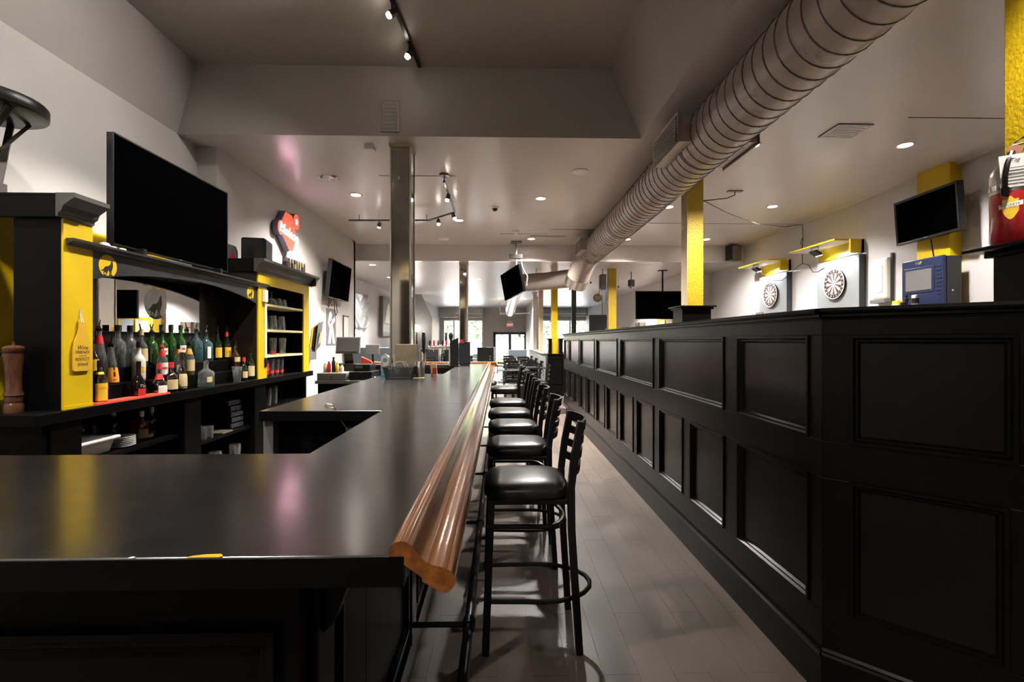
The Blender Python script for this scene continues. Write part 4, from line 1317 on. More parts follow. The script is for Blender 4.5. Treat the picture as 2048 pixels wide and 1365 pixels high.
for k in range(8):
    y = 5.60 + .072 * k
    m = (STEEL, LABELW, OFFW, GREYP, LABELT, LABELY, OFFW, STEEL)[k]
    c = thing('beer_can', 'beer can in the row on the glass cabinet, %s from the speaker' % ORD[k], 'can', (-2.46, y, 2.212), 0, 'row of beer cans')
    MB().lathe([(.026, 0), (.032, .012), (.032, .145), (.027, .158)], n=18).build('body', m, c)
    MB().lathe([(.027, .158), (.028, .162), (.024, .160), (.001, .158)], n=18).build('lid', CHROME, c)
    MB().cyl((0, 0, .05), (0, 0, .11), .0325, n=18, caps=False).build('label', (GREYP, LABELT, GREYP, LABELW, LABELT, LABELW, GREYP, LABELT)[k], c)

# lit beer sign
sn = thing('beer_sign', 'lit red and white beer sign on the wall above the cans', 'sign', (-2.995, 6.65, 2.92))
hexa = [(-.10, -.10), (.10, -.27), (.22, -.25), (.30, -.10), (.30, .08), (.20, .25), (-.02, .26), (-.14, .10)]
MB().prism(hexa, (0, 0, 0), Y, Z, X * .085).build('side', SIGNSIDE, sn, 0, .004)
MB().prism([(a * .94 + .005, b * .94) for a, b in hexa], (.085, 0, 0), Y, Z, X * .004).build('face', SIGNRED, sn, 0)
rl = [(-.16 + .09 * cos(2 * pi * i / 20), .0 + .10 * sin(2 * pi * i / 20)) for i in range(20)]
MB().prism(rl, (0, 0, 0), Y, Z, X * .085).build('side', SIGNSIDE, sn, 0)
MB().prism([(-.16 + .08 * cos(2 * pi * i / 20), .0 + .09 * sin(2 * pi * i / 20)) for i in range(20)], (.085, 0, 0), Y, Z, X * .003).build('face', SIGNRED, sn, 0)
rr = [(.34 + .11 * cos(2 * pi * i / 20), .19 + .12 * sin(2 * pi * i / 20)) for i in range(20)]
MB().prism(rr, (0, 0, 0), Y, Z, X * .085).build('side', SIGNSIDE, sn, 0)
MB().prism([(.34 + .10 * cos(2 * pi * i / 20), .19 + .11 * sin(2 * pi * i / 20)) for i in range(20)], (.085, 0, 0), Y, Z, X * .003).build('face', SIGNRED, sn, 0)
text('Molson', 'lettering', SIGNWH, sn, (.0905, .09, -.02), Y - Z * .12, Z, .27, .001, .25, maxw=.58)
MB().prism([(-.13, -.05), (.30, -.10), (.30, -.07), (-.13, -.02)], (.0895, 0, 0), Y, Z, X * .001).build('underline', SIGNWH, sn, 0)
MB().prism([(.31, .16), (.36, .15), (.37, .21), (.32, .23)], (.0885, 0, 0), Y, Z, X * .001).build('glint', SIGNWH, sn, 0)
MB().tube([(.04, .10, -.27), (.02, .10, -.40), (.015, .10, -.55), (.01, .10, -.68)], .004, 5).build('cord', METALB, sn)
MB().box(.01, .03, .09, .11, -.45, -.36).build('plug', METALB, sn, 0)

# ------------------------------------------------------------------ left wall beyond the back bar
po = thing('poster', 'tall black and white hockey style poster under the wall television', 'poster')
MB().box(-3.0, -2.995, 8.42, 8.90, 1.33, 1.98).build('sheet', GREYP, po, 0)
MB().prism([(8.50, 1.36), (8.58, 1.62), (8.50, 1.72), (8.56, 1.90), (8.64, 1.94), (8.70, 1.88), (8.66, 1.78), (8.86, 1.84), (8.84, 1.76), (8.72, 1.70), (8.80, 1.55), (8.86, 1.36), (8.74, 1.36), (8.68, 1.54), (8.62, 1.36)], (-2.995, 0, 0), Y, Z, X * .001).build('figure', PAPER, po, 0)
MB().prism([(8.58, 1.74), (8.70, 1.80), (8.62, 1.70)], (-2.9938, 0, 0), Y, Z, X * .0006).build('accent', LABELR, po, 0)
sf = thing('slim_noticeboard', 'slim black framed white board beside the poster', 'noticeboard')
MB().box(-3.0, -2.985, 9.30, 9.64, 1.30, 1.90).build('backing', TVBODY, sf, 0)
MB().box(-2.985, -2.982, 9.33, 9.61, 1.33, 1.87).build('board', PAPER, sf, 0)
cl = MB()
vs, fs = [], []
NU, NV = 18, 14
for j in range(NV + 1):
    for i in range(NU + 1):
        a, b = i / NU, j / NV
        sag = .10 * sin(pi * a) * (1 - b) * .6
        d = .05 + .035 * sin(14 * (b + .55 * abs(a - .5) * 2) + 2 * a) * (1 - .3 * b)
        vs.append((-3.9 + max(.012, d), 12.75 + 1.5 * a * (1 - .06 * b), 2.74 - .98 * b - sag))
for j in range(NV):
    for i in range(NU):
        k = j * (NU + 1) + i
        fs.append((k, k + 1, k + NU + 2, k + NU + 1))
cl.add(vs, fs)
o = cl.build('hanging_cloth', CLOTH, None, 180)
tag(o, 'silver cloth hung in swags on the pale wall', 'cloth')
pf = thing('wall_picture', 'large pale picture board with a dark side edge on the white wall', 'picture')
MB().box(-3.9, -3.78, 15.7, 17.2, 1.55, 2.85).build('box', GREYP, pf, 0)
MB().box(-3.78, -3.775, 15.72, 17.2, 1.57, 2.83).build('print', GREYB, pf, 0)
MB().prism([(16.0, 2.0), (16.9, 2.0), (16.8, 2.3), (16.5, 2.7), (16.2, 2.4)], (-3.775, 0, 0), Y, Z, X * .002).build('shape', LABELW, pf, 0)
for k in range(2):
    MB().box(-3.775, -3.77, 15.72, 17.2, 1.72 + .18 * k, 1.73 + .18 * k).build('line', LABELW, pf, 0)
gl = thing('globe_lamp', 'glowing white globe lamp before the grey partition', 'lamp', (-3.02, 17.6, 0))
MB().cyl((0, 0.02, 1.4), (0, .02, 1.75), .02, n=8).build('stem', METALB, gl)
MB().cyl((0, .02, 0), (0, .02, 1.4), .03, n=8).build('post', METALB, gl)
MB().lathe([(.001, 1.72), (.07, 1.75), (.115, 1.82), (.12, 1.86), (.10, 1.94), (.05, 1.98), (.001, 1.985)], n=18).build('globe', GLOBEON, gl)
lamp('globe_lamp_light', 'POINT', (0, -.2, 1.86), 1, size=.1, parent=gl)

# menu holder on the wall
mh = thing('menu_holder', 'wall rack of dark yellow menus beside the glass cabinet', 'menu rack')
MB().box(-3.0, -2.90, 7.40, 7.72, 1.12, 1.36).build('pocket', GREYP, mh, 0, .004)
for k, (y, m) in enumerate(((7.50, LABELY), (7.56, TVBODY), (7.62, GREYP))):
    MB().obox((-2.88 + .02 * k, y + .03, 1.44 + .02 * k), Y * .11 + Z * .04, (.006, 0, 0), Z * .20 - Y * .07 + X * .05).build('menu', m, mh, 0)
MB().obox((-2.82, 7.66, 1.46), Y * .05 + Z * .015, (.002, 0, 0), Z * .09 - Y * .03 + X * .03).build('menu_print', LABELT, mh, 0)

# till station
ps = thing('till_counter', 'dark till counter at the end of the back bar', 'counter')
MB().box(-2.37, -1.55, 6.25, 6.86, .86, .90).build('top', GREYP, ps, 0, .003)
MB().box(-2.35, -1.60, 6.30, 6.84, 0, .86).build('body', DARKP, ps, 0)


def drawer(label, x0, x1, y0, y1, z, h, m):
    t = thing('cash_drawer', label, 'cash drawer')
    MB().box(x0, x1, y0, y1, z, z + h).build('case', m, t, 0, .004)
    MB().box(x0 + .01, x1 - .01, y0 - .004, y0, z + .01, z + h - .02).build('front', m, t, 0, .002)
    MB().cyl(((x0 + x1) / 2, y0 - .004, z + h * .45), ((x0 + x1) / 2, y0 - .014, z + h * .45), .009, n=12).build('lock', CHROME, t)
    return t


drawer('wide grey cash drawer at the wall end of the till counter', -2.35, -1.98, 6.27, 6.7, .90, .095, GREYP)
drawer('small black cash drawer beside the wide grey one', -1.95, -1.66, 6.30, 6.7, .90, .11, TVBODY)
pr_ = thing('receipt_printer', 'dark receipt printer on the till counter before the monitor', 'printer')
MB().box(-1.95, -1.72, 6.45, 6.75, 1.012, 1.10).build('case', TVBODY, pr_, 0, .01)
MB().box(-1.92, -1.82, 6.44, 6.46, 1.05, 1.08).build('slot', GREYP, pr_, 0)
mo = thing('till_monitor', 'grey till monitor seen from behind on its stand', 'monitor')
MB().obox((-2.10, 6.75, 1.35), (.165, 0, 0), (0, .018, 0), (0, .02, .115)).build('shell', GREYP, mo, 0, .006)
MB().obox((-2.10, 6.728, 1.355), (.15, 0, 0), (0, .003, 0), (0, .017, .09)).build('back_plate', mat('grey_shell', (.085, .083, .08), .4), mo, 0)
MB().bar((-2.10, 6.76, 1.25), (-2.10, 6.80, 1.10), .12, .03).build('neck', TVBODY, mo, 0)
MB().box(-2.24, -1.96, 6.70, 6.84, 1.07, 1.10).box(-2.22, -1.98, 6.72, 6.84, .90, 1.07).build('base', TVBODY, mo, 0, .006)
m2 = thing('card_display', 'small grey customer display beside the till monitor', 'display')
MB().obox((-1.78, 6.80, 1.29), (.095, 0, 0), (0, .01, 0), (0, .01, .068)).build('shell', GREYP, m2, 0, .004)
MB().cyl((-1.78, 6.81, .90), (-1.78, 6.81, 1.25), .015, n=8).build('pole', METALB, m2)
rc = MB().prism([(0, 0), (.16, 0), (.14, .03), (.04, .075), (0, .09)], (-1.93, 6.76, 1.10), X, Z, Y * .06).build('red_folder', REDMAT, None, 0, .002)
tag(rc, 'bright red folder lying beside the till monitor', 'folder')
for k, (x, m, h) in enumerate(((-2.31, LABELT, .12), (-2.26, LABELR, .15), (-2.20, BROWNW, .20), (-2.15, LABELY, .13), (-2.09, LABELW, .10))):
    o = thing('condiment_jar', ('tan', 'red', 'tall brown', 'yellow', 'white')[k] + ' condiment jar on the wide cash drawer', 'jar', (x, 6.45, .995), 0, 'jars on the cash drawer')
    MB().lathe([(.022, 0), (.024, .01), (.024, h * .7), (.014, h * .8), (.014, h * .95)], n=14).build('body', m, o)
    MB().lathe([(.016, h * .95), (.016, h), (.001, h + .004)], n=14).build('lid', (WHITE, WHITE, BROWNW, LABELY, GREYP)[k], o)
rg = MB()
random.seed(5)
pts = [(-1.64 + .03 * i + .01 * random.random(), 6.30 + .03 * (j % 4) + .02 * random.random(), .90 + .02 + .025 * random.random()) for i in range(4) for j in range(4)]
rg.add(pts, [(i * 4 + j, i * 4 + j + 1, i * 4 + j + 5, i * 4 + j + 4) for i in range(3) for j in range(3)])
o = rg.build('rag', PAPER, None, 180)
tag(o, 'crumpled white rag on the till counter', 'rag')

# ------------------------------------------------------------------ on the bar
bk = thing('wire_basket', 'dark green mesh basket on the bar before the column', 'basket', (-.925, 4.50, ZB))
g = MB()
W0, W1, D0, D1, H = .115, .14, .075, .095, .105


def bp(a, s, f):
    w, d = W0 + (W1 - W0) * f, D0 + (D1 - D0) * f
    return [(a * w, -d, f * H), (a * w, d, f * H), (-w, a * d, f * H), (w, a * d, f * H)][s]


for s in range(4):
    n = 12 if s < 2 else 8
    for i in range(-n, n + 1):
        for dr in (-1, 1):
            a0 = i / n
            a1 = a0 + dr * (6 / n)
            f0, f1 = 0.0, 1.0
            if a1 > 1:
                f1 = (1 - a0) / (a1 - a0)
                a1 = 1
            if a1 < -1:
                f1 = (-1 - a0) / (a1 - a0)
                a1 = -1
            if f1 > .05:
                g.bar(bp(a0, s, 0), bp(a1, s, f1), .004, .003)
g.build('mesh', SLATE, bk, 0)
MB().prism([(-W0, -D0), (W0, -D0), (W0, D0), (-W0, D0)], (0, 0, 0), X, Y, Z * .004).build('floor', SLATE, bk, 0)
MB().tube([(-W1, -D1, H), (W1, -D1, H), (W1, D1, H), (-W1, D1, H)], .006, 6, True).build('rim', SLATE, bk, 30)
for q in (-.01, .015):
    MB().tube([(-.07 + q, .0, .09), (-.06 + q, 0, .135), (-.02 + q, 0, .155), (.03 + q, 0, .15), (.055 + q, 0, .12), (.06 + q, 0, .09)], .003, 5).build('cable_loop', WHITE, bk)
jc = thing('juice_carton', 'white and blue lemon drink carton beside the mesh basket', 'carton', (-1.13, 4.80, ZB))
MB().box(-.036, .036, -.036, .036, .05, .185).build('body', LABELW, jc, 0, .003)
MB().box(-.0365, .0365, -.0365, .0365, 0, .05).build('blue_foot', mat('carton_blue', (.12, .38, .58), .4), jc, 0, .003)
MB().prism([(-.036, .185), (.036, .185), (.02, .205), (-.02, .205)], (0, -.036, 0), X, Z, Y * .072).build('shoulder', LABELW, jc, 0)
MB().cyl((0, 0, .2), (0, 0, .22), .014, n=14).build('cap', WHITE, jc)
MB().cyl((.005, -.0365, .155), (.005, -.0375, .155), .022, n=18).build('badge', mat('badge_green', (.10, .35, .33), .5), jc, 0)
MB().cyl((.015, -.0365, .085), (.015, -.0375, .085), .018, n=16).build('lemon', LABELY, jc, 0)
text('LEMON', 'lettering', INK, jc, (-.022, -.0366, .10), Z, -X, .028, .0005, 0)
mp_ = MB().obox((-.955, 4.95, ZB + .155), (.115, 0, 0), (0, .005, 0), (0, .012, .155)).build('metal_tray', BRASSY, None, 0, .012)
tag(mp_, 'brushed bronze tray leaning on the column behind the basket', 'tray')
cn = thing('steel_canister', 'steel canister on the bar to the side of the mesh basket', 'canister', (-.755, 4.58, ZB))
MB().lathe([(.045, 0), (.045, .145), (.042, .15), (.042, .142), (.040, .14)], n=24).build('body', STEEL, cn)
MB().cyl((0, 0, .03), (0, 0, .034), .0462, n=24).build('ring', CHROME, cn)
for k, a in enumerate((.0, .015, -.018)):
    MB().bar((a, .005 * k, .05), (a * 1.6, .01 * k, .19), .004, .004).build('straw', WHITE, cn, 0)
cs = MB().box(-.80, -.70, 4.44, 4.53, ZB, ZB + .004).build('coaster', LABELT, None, 0, .001)
tag(cs, 'square tan coaster in front of the steel canister', 'coaster')
cd = MB().prism([(-.03, 0), (.03, 0), (.02, .12), (-.04, .12)], (-.645, 4.75, ZB), X, Z, Y * .03).build('drink_card', LABELT, None, 0, .002)
tag(cd, 'small printed drinks card standing by the canister', 'card')
cd2 = MB().box(-.66, -.62, 4.745, 4.749, ZB + .02, ZB + .08).build('print', LABELR, cd, 0)
dk = thing('card_stand', 'tall dark slate card stand near the far end of the bar', 'card stand', (-.61, 6.50, ZB))
MB().prism([(-.055, 0), (.055, 0), (.055, .38), (-.06, .33)], (0, 0, .01), X, Z, Y * .012).build('card', SLATE, dk, 0, .002)
MB().box(-.08, .08, -.05, .06, 0, .012).build('base', METALB, dk, 0, .003)
dk2 = thing('card_stand', 'wide dark slate card behind the tall stand with a red tag', 'card stand', (-.50, 6.72, ZB))
MB().box(-.07, .09, -.006, .006, .01, .33).build('card', SLATE, dk2, 0, .002)
MB().box(-.06, .08, -.04, .05, 0, .012).build('base', METALB, dk2, 0, .003)
MB().box(-.055, -.005, -.01, -.006, .31, .36).build('tag', REDMAT, dk2, 0)

tp = thing('beer_tap_tower', 'chrome beer tap tower with a row of tap handles', 'beer taps', (-.80, 7.05, ZB))
MB().cyl((.10, 0, 0), (.10, 0, .23), .042, n=18).build('column', STEEL, tp)
MB().cyl((.10, 0, 0), (.10, 0, .02), .06, n=18).build('flange', CHROME, tp)
MB().cyl((-.24, 0, .25), (.16, 0, .25), .035, n=18).build('crossbar', CHROME, tp)
for k in range(6):
    x = -.21 + .06 * k
    MB().cyl((x, -.03, .25), (x, -.075, .24), .012, n=10).build('tap', CHROME, tp)
    MB().cyl((x, -.075, .25), (x, -.08, .19), .009, .006, 8).build('spout', CHROME, tp)
    MB().lathe([(.008, .27), (.014, .29), (.016, .33), (.010, .35), (.001, .352)], (x, -.06, 0), 10).build('handle', (BROWNW, LABELR, CHROME, TVBODY, LABELR, TVBODY)[k], tp)
MB().lathe([(.010, .27), (.018, .36), (.016, .45), (.001, .47)], (.02, -.04, 0), 10).build('handle', TVBODY, tp)
MB().lathe([(.014, .27), (.016, .34), (.032, .39), (.034, .43), (.018, .46), (.001, .462)], (.09, -.04, 0), 12).build('handle', BROWNW, tp)
t3 = thing('beer_tap', 'single dark tap handle standing beside the mirrored column', 'beer tap', (-1.10, 7.02, ZB))
MB().cyl((0, 0, 0), (0, 0, .18), .03, n=14).build('column', CHROME, t3)
MB().lathe([(.012, .16), (.026, .24), (.032, .36), (.022, .46), (.001, .48)], (0, -.03, 0), 14).build('handle', TVBODY, t3)

# ------------------------------------------------------------------ stools and chairs
def seat_mesh(w, d, h, z):
    vs, fs = [], []
    rings = [(.0, .93), (.15, 1.0), (.5, 1.0), (.75, .95), (.92, .8), (1.0, .5)]
    n = 32
    for f, k in rings:
        for i in range(n):
            a = 2 * pi * i / n
            ca, sa = cos(a), sin(a)
            ex = .45
            px = math.copysign(abs(ca) ** ex, ca) * d / 2 * k
            py = math.copysign(abs(sa) ** ex, sa) * w / 2 * k * (1 - .07 * px / (d / 2))
            vs.append((px, py, z + h * f))
    m = len(rings)
    for k in range(m - 1):
        for i in range(n):
            j = (i + 1) % n
            fs.append((k * n + i, k * n + j, (k + 1) * n + j, (k + 1) * n + i))
    vs.append((0, 0, z + h * 1.02))
    c = len(vs) - 1
    fs += [((m - 1) * n + i, (m - 1) * n + (i + 1) % n, c) for i in range(n)]
    fs.append(tuple(range(n))[::-1])
    return MB().add(vs, fs)


def make_seat(name, label, cat, zs, zt_, slats, ring):
    """faces -x; zs seat underside, zt_ top of the back"""
    t = thing(name, label, cat)
    seat_mesh(.41, .40, .075, zs - .005).build('seat', VINYL, t, 60)
    MB().box(-.175, .19, -.18, .18, zs - .028, zs - .004).build('seat_frame', METALB, t, 0, .004)
    for s in (-1, 1):
        MB().bar((-.165, s * .165, zs - .01), (-.19, s * .185, 0), .034, .034, X).build('leg', METALB, t, 0, .004)
        path = [(.235, s * .185, 0), (.215, s * .182, zs * .45), (.20, s * .178, zs * .8), (.198, s * .175, zs + .05), (.215, s * .172, zs + (zt_ - zs) * .55), (.245, s * .168, zt_)]
        for k in range(0):
            pass
        lg = MB()
        for a, b in zip(path[:-1], path[1:]):
            lg.bar(a, Vector(b) + (Vector(b) - Vector(a)).normalized() * .004, .042, .032, X)
        lg.build('back_post', METALB, t, 0, .003)
    zz0, zz1 = zs + .12, zt_ - .02
    for k in range(slats):
        z = zz0 + (zz1 - zz0) * k / (slats - 1)
        f = (z - zs) / (zt_ - zs)
        xb = .20 + .045 * f
        vs, fs = [], []
        hh = .019 if k < slats - 1 else .024
        N = 8
        for i in range(N + 1):
            q = i / N * 2 - 1
            bx = xb + .042 * (1 - q * q)
            for dx, dz in ((-.006, -hh), (.006, -hh), (.006 + .004, hh), (-.006 + .004, hh)):
                vs.append((bx + dx, q * .172, z + dz))
        for i in range(N):
            for c in range(4):
                d = (c + 1) % 4
                fs.append((i * 4 + c, i * 4 + d, (i + 1) * 4 + d, (i + 1) * 4 + c))
        fs += [(0, 1, 2, 3), (N * 4 + 3, N * 4 + 2, N * 4 + 1, N * 4)]
        MB().add(vs, fs).build('back_slat', METALB, t, 30)
    for z, bulge, wid in ring:
        pth = [(-.185, -.178, z), (.08, -.185, z)]
        for i in range(11):
            a = -pi / 2 + pi * i / 10
            pth.append((.08 + bulge * cos(a), .185 * wid * sin(a), z))
        pth += [(.08, .185, z), (-.185, .178, z)]
        MB().tube(pth, .011, 8).build('foot_ring', METALB, t, 40)
    return t


stool = make_seat('bar_stool', 'nearest black ladder-back bar stool with a padded vinyl seat', 'bar stool', .70, 1.045, 4, ((.235, .235, 1.0), (.575, .10, 1.0)))
SX = .125
stool.location = (SX, 2.37, 0)
stool['group'] = 'bar stools along the bar'
for k, (y, x, a) in enumerate(((3.19, .115, -2), (3.89, .105, 2), (4.58, .09, -1), (5.33, .085, 2), (6.88, .06, 0))):
    dup(stool, (x, y, 0), radians(a), 'black ladder-back bar stool, %s along the bar from the nearest' % ORD[k + 1] if k < 4 else 'black ladder-back bar stool standing apart at the far end of the bar', 'bar stools along the bar')
for k, (x, y, a) in enumerate(((2.05, 8.3, 200), (2.15, 9.2, 160), (3.0, 8.7, 20))):
    dup(stool, (x, y, .5), radians(a), 'dark stool back showing just over the half wall ledge, %s from the yellow post' % ORD[k], 'stools behind the half wall')

chair = make_seat('dining_chair', 'dark ladder-back dining chair nearest the far end of the bar', 'chair', .42, .86, 4, ())
chair['group'] = 'dining chairs'
table = thing('dining_table', 'dark square pedestal table nearest the last bar stool', 'table', (0, 0, 0), 0, 'dining tables')
MB().box(-.36, .36, -.36, .36, .73, .755).build('table_top', BARTOP, table, 0, .006)
MB().cyl((0, 0, .03), (0, 0, .73), .035, n=12).build('pedestal', METALB, table)
MB().box(-.28, .28, -.035, .035, 0, .03).box(-.035, .035, -.28, .28, 0, .03).build('cross_base', METALB, table, 0, .008)
tables = [(.30, 11.1), (.30, 13.0), (.30, 15.0), (.30, 17.2), (.78, 12.05), (.78, 14.0), (.78, 16.2), (-1.9, 13.2), (-2.3, 15.6), (-1.2, 17.5), (-2.2, 20.0), (-.5, 21.0)]
first_c = True
for k, (x, y) in enumerate(tables):
    where = 'in the aisle row' if k < 4 else ('by the ledge wall' if k < 7 else 'past the bar end')
    n = ORD[(k if k < 4 else k - 4 if k < 7 else k - 7)]
    if k == 0:
        table.location = (x, y, 0)
    else:
        dup(table, (x, y, 0), radians(k * 7 % 5), 'dark square pedestal table %s, %s from the bar' % (where, n), 'dining tables')
    for j, (dx, dy, a) in enumerate(((0, -.57, 90), (0, .57, -90), (-.57, 0, 180), (.57, 0, 0))):
        if k < 7 and j == 3 and x > .5:
            continue
        if k < 7 and j == 2 and x < .5 and k > 0:
            continue
        if k in (4, 5, 6) and j == 2:
            continue
        # chairs face the table: their front is -x
        ca = a
        if first_c:
            chair.location = (x + dx, y + dy, 0)
            chair.rotation_euler = (0, 0, radians(ca))
            first_c = False
            continue
        lab = 'dark dining chair, %s side of the %s table %s' % (('bar', 'street', 'wall', 'aisle')[j], n, where)
        dup(chair, (x + dx, y + dy, 0), radians(ca), lab, 'dining chairs')


def booth(label, x, y, w, rz=0, h=1.12):
    t = thing('booth_bench', label, 'bench', (x, y, 0), rz)
    MB().box(-w / 2, w / 2, -.06, .06, .1, h).build('back', SLATE, t, 0, .01)
    MB().box(-w / 2, w / 2, .06, .52, .1, .46).build('seat', SLATE, t, 0, .02)
    MB().box(-w / 2 - .02, -w / 2, -.07, .54, 0, h + .01).box(w / 2, w / 2 + .02, -.07, .54, 0, h + .01).build('end_panel', STEEL, t, 0, .004)
    return t


booth('dark blue grey booth bench in front of the grey partition', -2.45, 16.9, .62)
booth('dark booth bench next to the partition, nearer the street', -1.75, 17.9, .55)
booth('dark booth bench left of the street door', -.55, 18.6, .62, 0, 1.15)
booth('low brown grey bench in front of the street door', .74, 20.4, .75, 0, 1.02)
booth('long dark bench against the wall behind the till', -2.35, 9.3, 1.1, 0, 1.28)

# ------------------------------------------------------------------ darts wall
def dartboard(label, y, z, x=5.2):
    t = thing('dartboard', label, 'dartboard', (x, y, z))
    R = .2255
    u, v, nn = -Y, Z, -X

    def sectors(name, m, r0, r1, ks, d):
        mb = MB()
        for k in ks:
            a0, a1 = 2 * pi * (k - .5) / 20, 2 * pi * (k + .5) / 20
            ps = [(r1 * sin(a0), r1 * cos(a0)), (r1 * sin((a0 + a1) / 2), r1 * cos((a0 + a1) / 2)), (r1 * sin(a1), r1 * cos(a1)), (r0 * sin(a1), r0 * cos(a1)), (r0 * sin(a0), r0 * cos(a0))]
            mb.add([u * a + v * b + nn * d for a, b in ps], [(0, 1, 2, 3, 4)])
        o_ = mb.build(name, m, t, 0)
        o_['kind'] = 'stuff'
        return o_
    MB().cyl((0, 0, 0), (-.036, 0, 0), R, n=40).build('board', INK, t)
    rim = [(R * 1.012 * cos(2 * pi * i / 40), R * 1.012 * sin(2 * pi * i / 40)) for i in range(40)]
    MB().tube([u * a + v * b + nn * .037 for a, b in rim], .006, 6, True).build('number_ring', LABELW, t)
    ev, od = range(0, 20, 2), range(1, 20, 2)
    sectors('cream_sectors', LABELW, .012, .17, od, .0372)
    sectors('dark_sectors', BROWNW, .012, .17, ev, .0372)
    sectors('red_beds', LABELR, .162, .17, ev, .0378)
    sectors('red_beds', LABELR, .099, .107, ev, .0378)
    gm = MATS.get('bed_green') or mat('bed_green', (.03, .22, .10), .6)
    sectors('green_beds', gm, .162, .17, od, .0378)
    sectors('green_beds', gm, .099, .107, od, .0378)
    MB().cyl((-.0375, 0, 0), (-.0385, 0, 0), .016, n=16).build('outer_bull', gm, t, 0)
    MB().cyl((-.0385, 0, 0), (-.0392, 0, 0), .0065, n=12).build('bullseye', LABELR, t, 0)
    for k, s in enumerate((20, 1, 18, 4, 13, 6, 10, 15, 2, 17, 3, 19, 7, 16, 8, 11, 14, 9, 12, 5)):
        a = 2 * pi * k / 20
        text(str(s), 'number', LABELW, t, u * .197 * sin(a) + v * .197 * cos(a) + nn * .037, u, v, .042, .0005)
    return t


def dart_station(idx, yc, words):
    pn = thing('dart_backboard', 'grey square backboard behind the %s dartboard' % words, 'board')
    MB().box(5.2, 5.3, yc - .48, yc + .44, 1.70, 2.67).build('panel', GREYB, pn, 0, .002)
    MB().box(5.2, 5.3, yc - .486, yc - .48, 1.70, 2.67).build('edge', SLATE, pn, 0)
    dartboard('round bristle dartboard on the %s grey backboard' % words, yc + .0, 2.29)
    hd_ = thing('light_hood', 'yellow light hood shelf above the %s dartboard' % words, 'shelf')
    MB().box(4.93, 5.3, yc - .35, yc + .75, 2.90, 2.92).build('shelf', YELLOW, hd_, 0)
    MB().box(4.94, 5.29, yc - .345, yc + .745, 2.893, 2.90).build('white_underside', WHITE, hd_, 0)
    MB().box(5.26, 5.3, yc - .45, yc + .50, 2.70, 2.893).build('yellow_back', YELLOW, hd_, 0)
    MB().box(5.1, 5.3, yc - .45, yc - .42, 2.70, 2.90).build('end_board', YELLOW, hd_, 0)
    fl = thing('flood_light', 'small dark flood lamp hung under the %s hood' % words, 'lamp')
    MB().obox((5.0, yc + .18, 2.80), (.05, 0, -.03), (0, .085, 0), (.01, 0, .015)).build('housing', METALB, fl, 0, .004)
    MB().obox((5.012, yc + .18, 2.787), (.045, 0, -.027), (0, .075, 0), (.001, 0, .0015)).build('lens', LEDON, fl, 0)
    MB().tube([(4.99, yc + .10, 2.81), (4.985, yc + .09, 2.89), (4.985, yc + .27, 2.89), (4.99, yc + .26, 2.81)], .004, 5).build('yoke', METALB, fl)
    lamp('flood_lamp', 'SPOT', (5.02, yc + .15, 2.76), 3.2, (.86, .92, 1.0), .05, (5.32, yc, 2.15), 150, fl, .6)
    cs_ = thing('score_case', 'clear plastic case on the wall beside the %s dartboard' % words, 'case')
    ya = yc - .96 if idx == 0 else yc + .30
    MB().box(5.22, 5.3, ya, ya + .26, 1.98, 2.55).build('case', OFFW, cs_, 0, .03)
    MB().box(5.212, 5.22, ya + .07, ya + .17, 2.08, 2.45).build('insert', WHITE, cs_, 0, .01)
    MB().box(5.18, 5.3, ya - .01, ya + .25, 1.93, 1.98).build('ledge', GREYP, cs_, 0, .004)
    MB().box(5.27, 5.3, ya - .03, ya, 1.95, 2.60).build('side_strip', SLATE, cs_, 0)


dart_station(0, 7.36, 'nearer')
dart_station(1, 9.13, 'farther')
cb = thing('swag_cable', 'thin dark cable swagged from the yellow post to the dart hoods', 'cable')
MB().tube([(2.56, 6.15, 3.24), (3.2, 6.7, 3.20), (4.0, 7.4, 3.22), (4.8, 8.0, 3.33), (5.27, 8.3, 3.44), (5.28, 8.3, 3.2), (5.27, 8.31, 3.0), (5.27, 8.3, 2.75)], .006, 5).build('cable', METALB, cb)
MB().tube([(5.27, 8.3, 3.2), (5.26, 8.34, 3.12), (5.26, 8.28, 3.06), (5.26, 8.33, 3.0)], .006, 5).build('knot', METALB, cb)
MB().tube([(5.27, 8.3, 2.76), (5.25, 8.1, 2.70), (5.22, 7.95, 2.56), (5.2, 7.8, 2.54), (5.19, 7.62, 2.58)], .006, 5).build('cable', METALB, cb)
MB().tube([(5.27, 8.3, 2.76), (5.22, 8.5, 2.66), (5.18, 8.75, 2.52), (5.1, 9.0, 2.55), (5.02, 9.25, 2.76)], .006, 5).build('cable', METALB, cb)
cb2 = thing('ceiling_drop_cable', 'short cable dropping from a ceiling bracket behind the yellow post', 'cable')
MB().box(3.12, 3.32, 6.52, 6.58, ZC - .015, ZC).build('bracket', GREYP, cb2, 0)
MB().tube([(3.22, 6.55, ZC - .01), (3.2, 6.52, 3.40), (3.05, 6.42, 3.33), (2.8, 6.3, 3.27), (2.56, 6.18, 3.22)], .007, 5).build('cable', METALB, cb2)

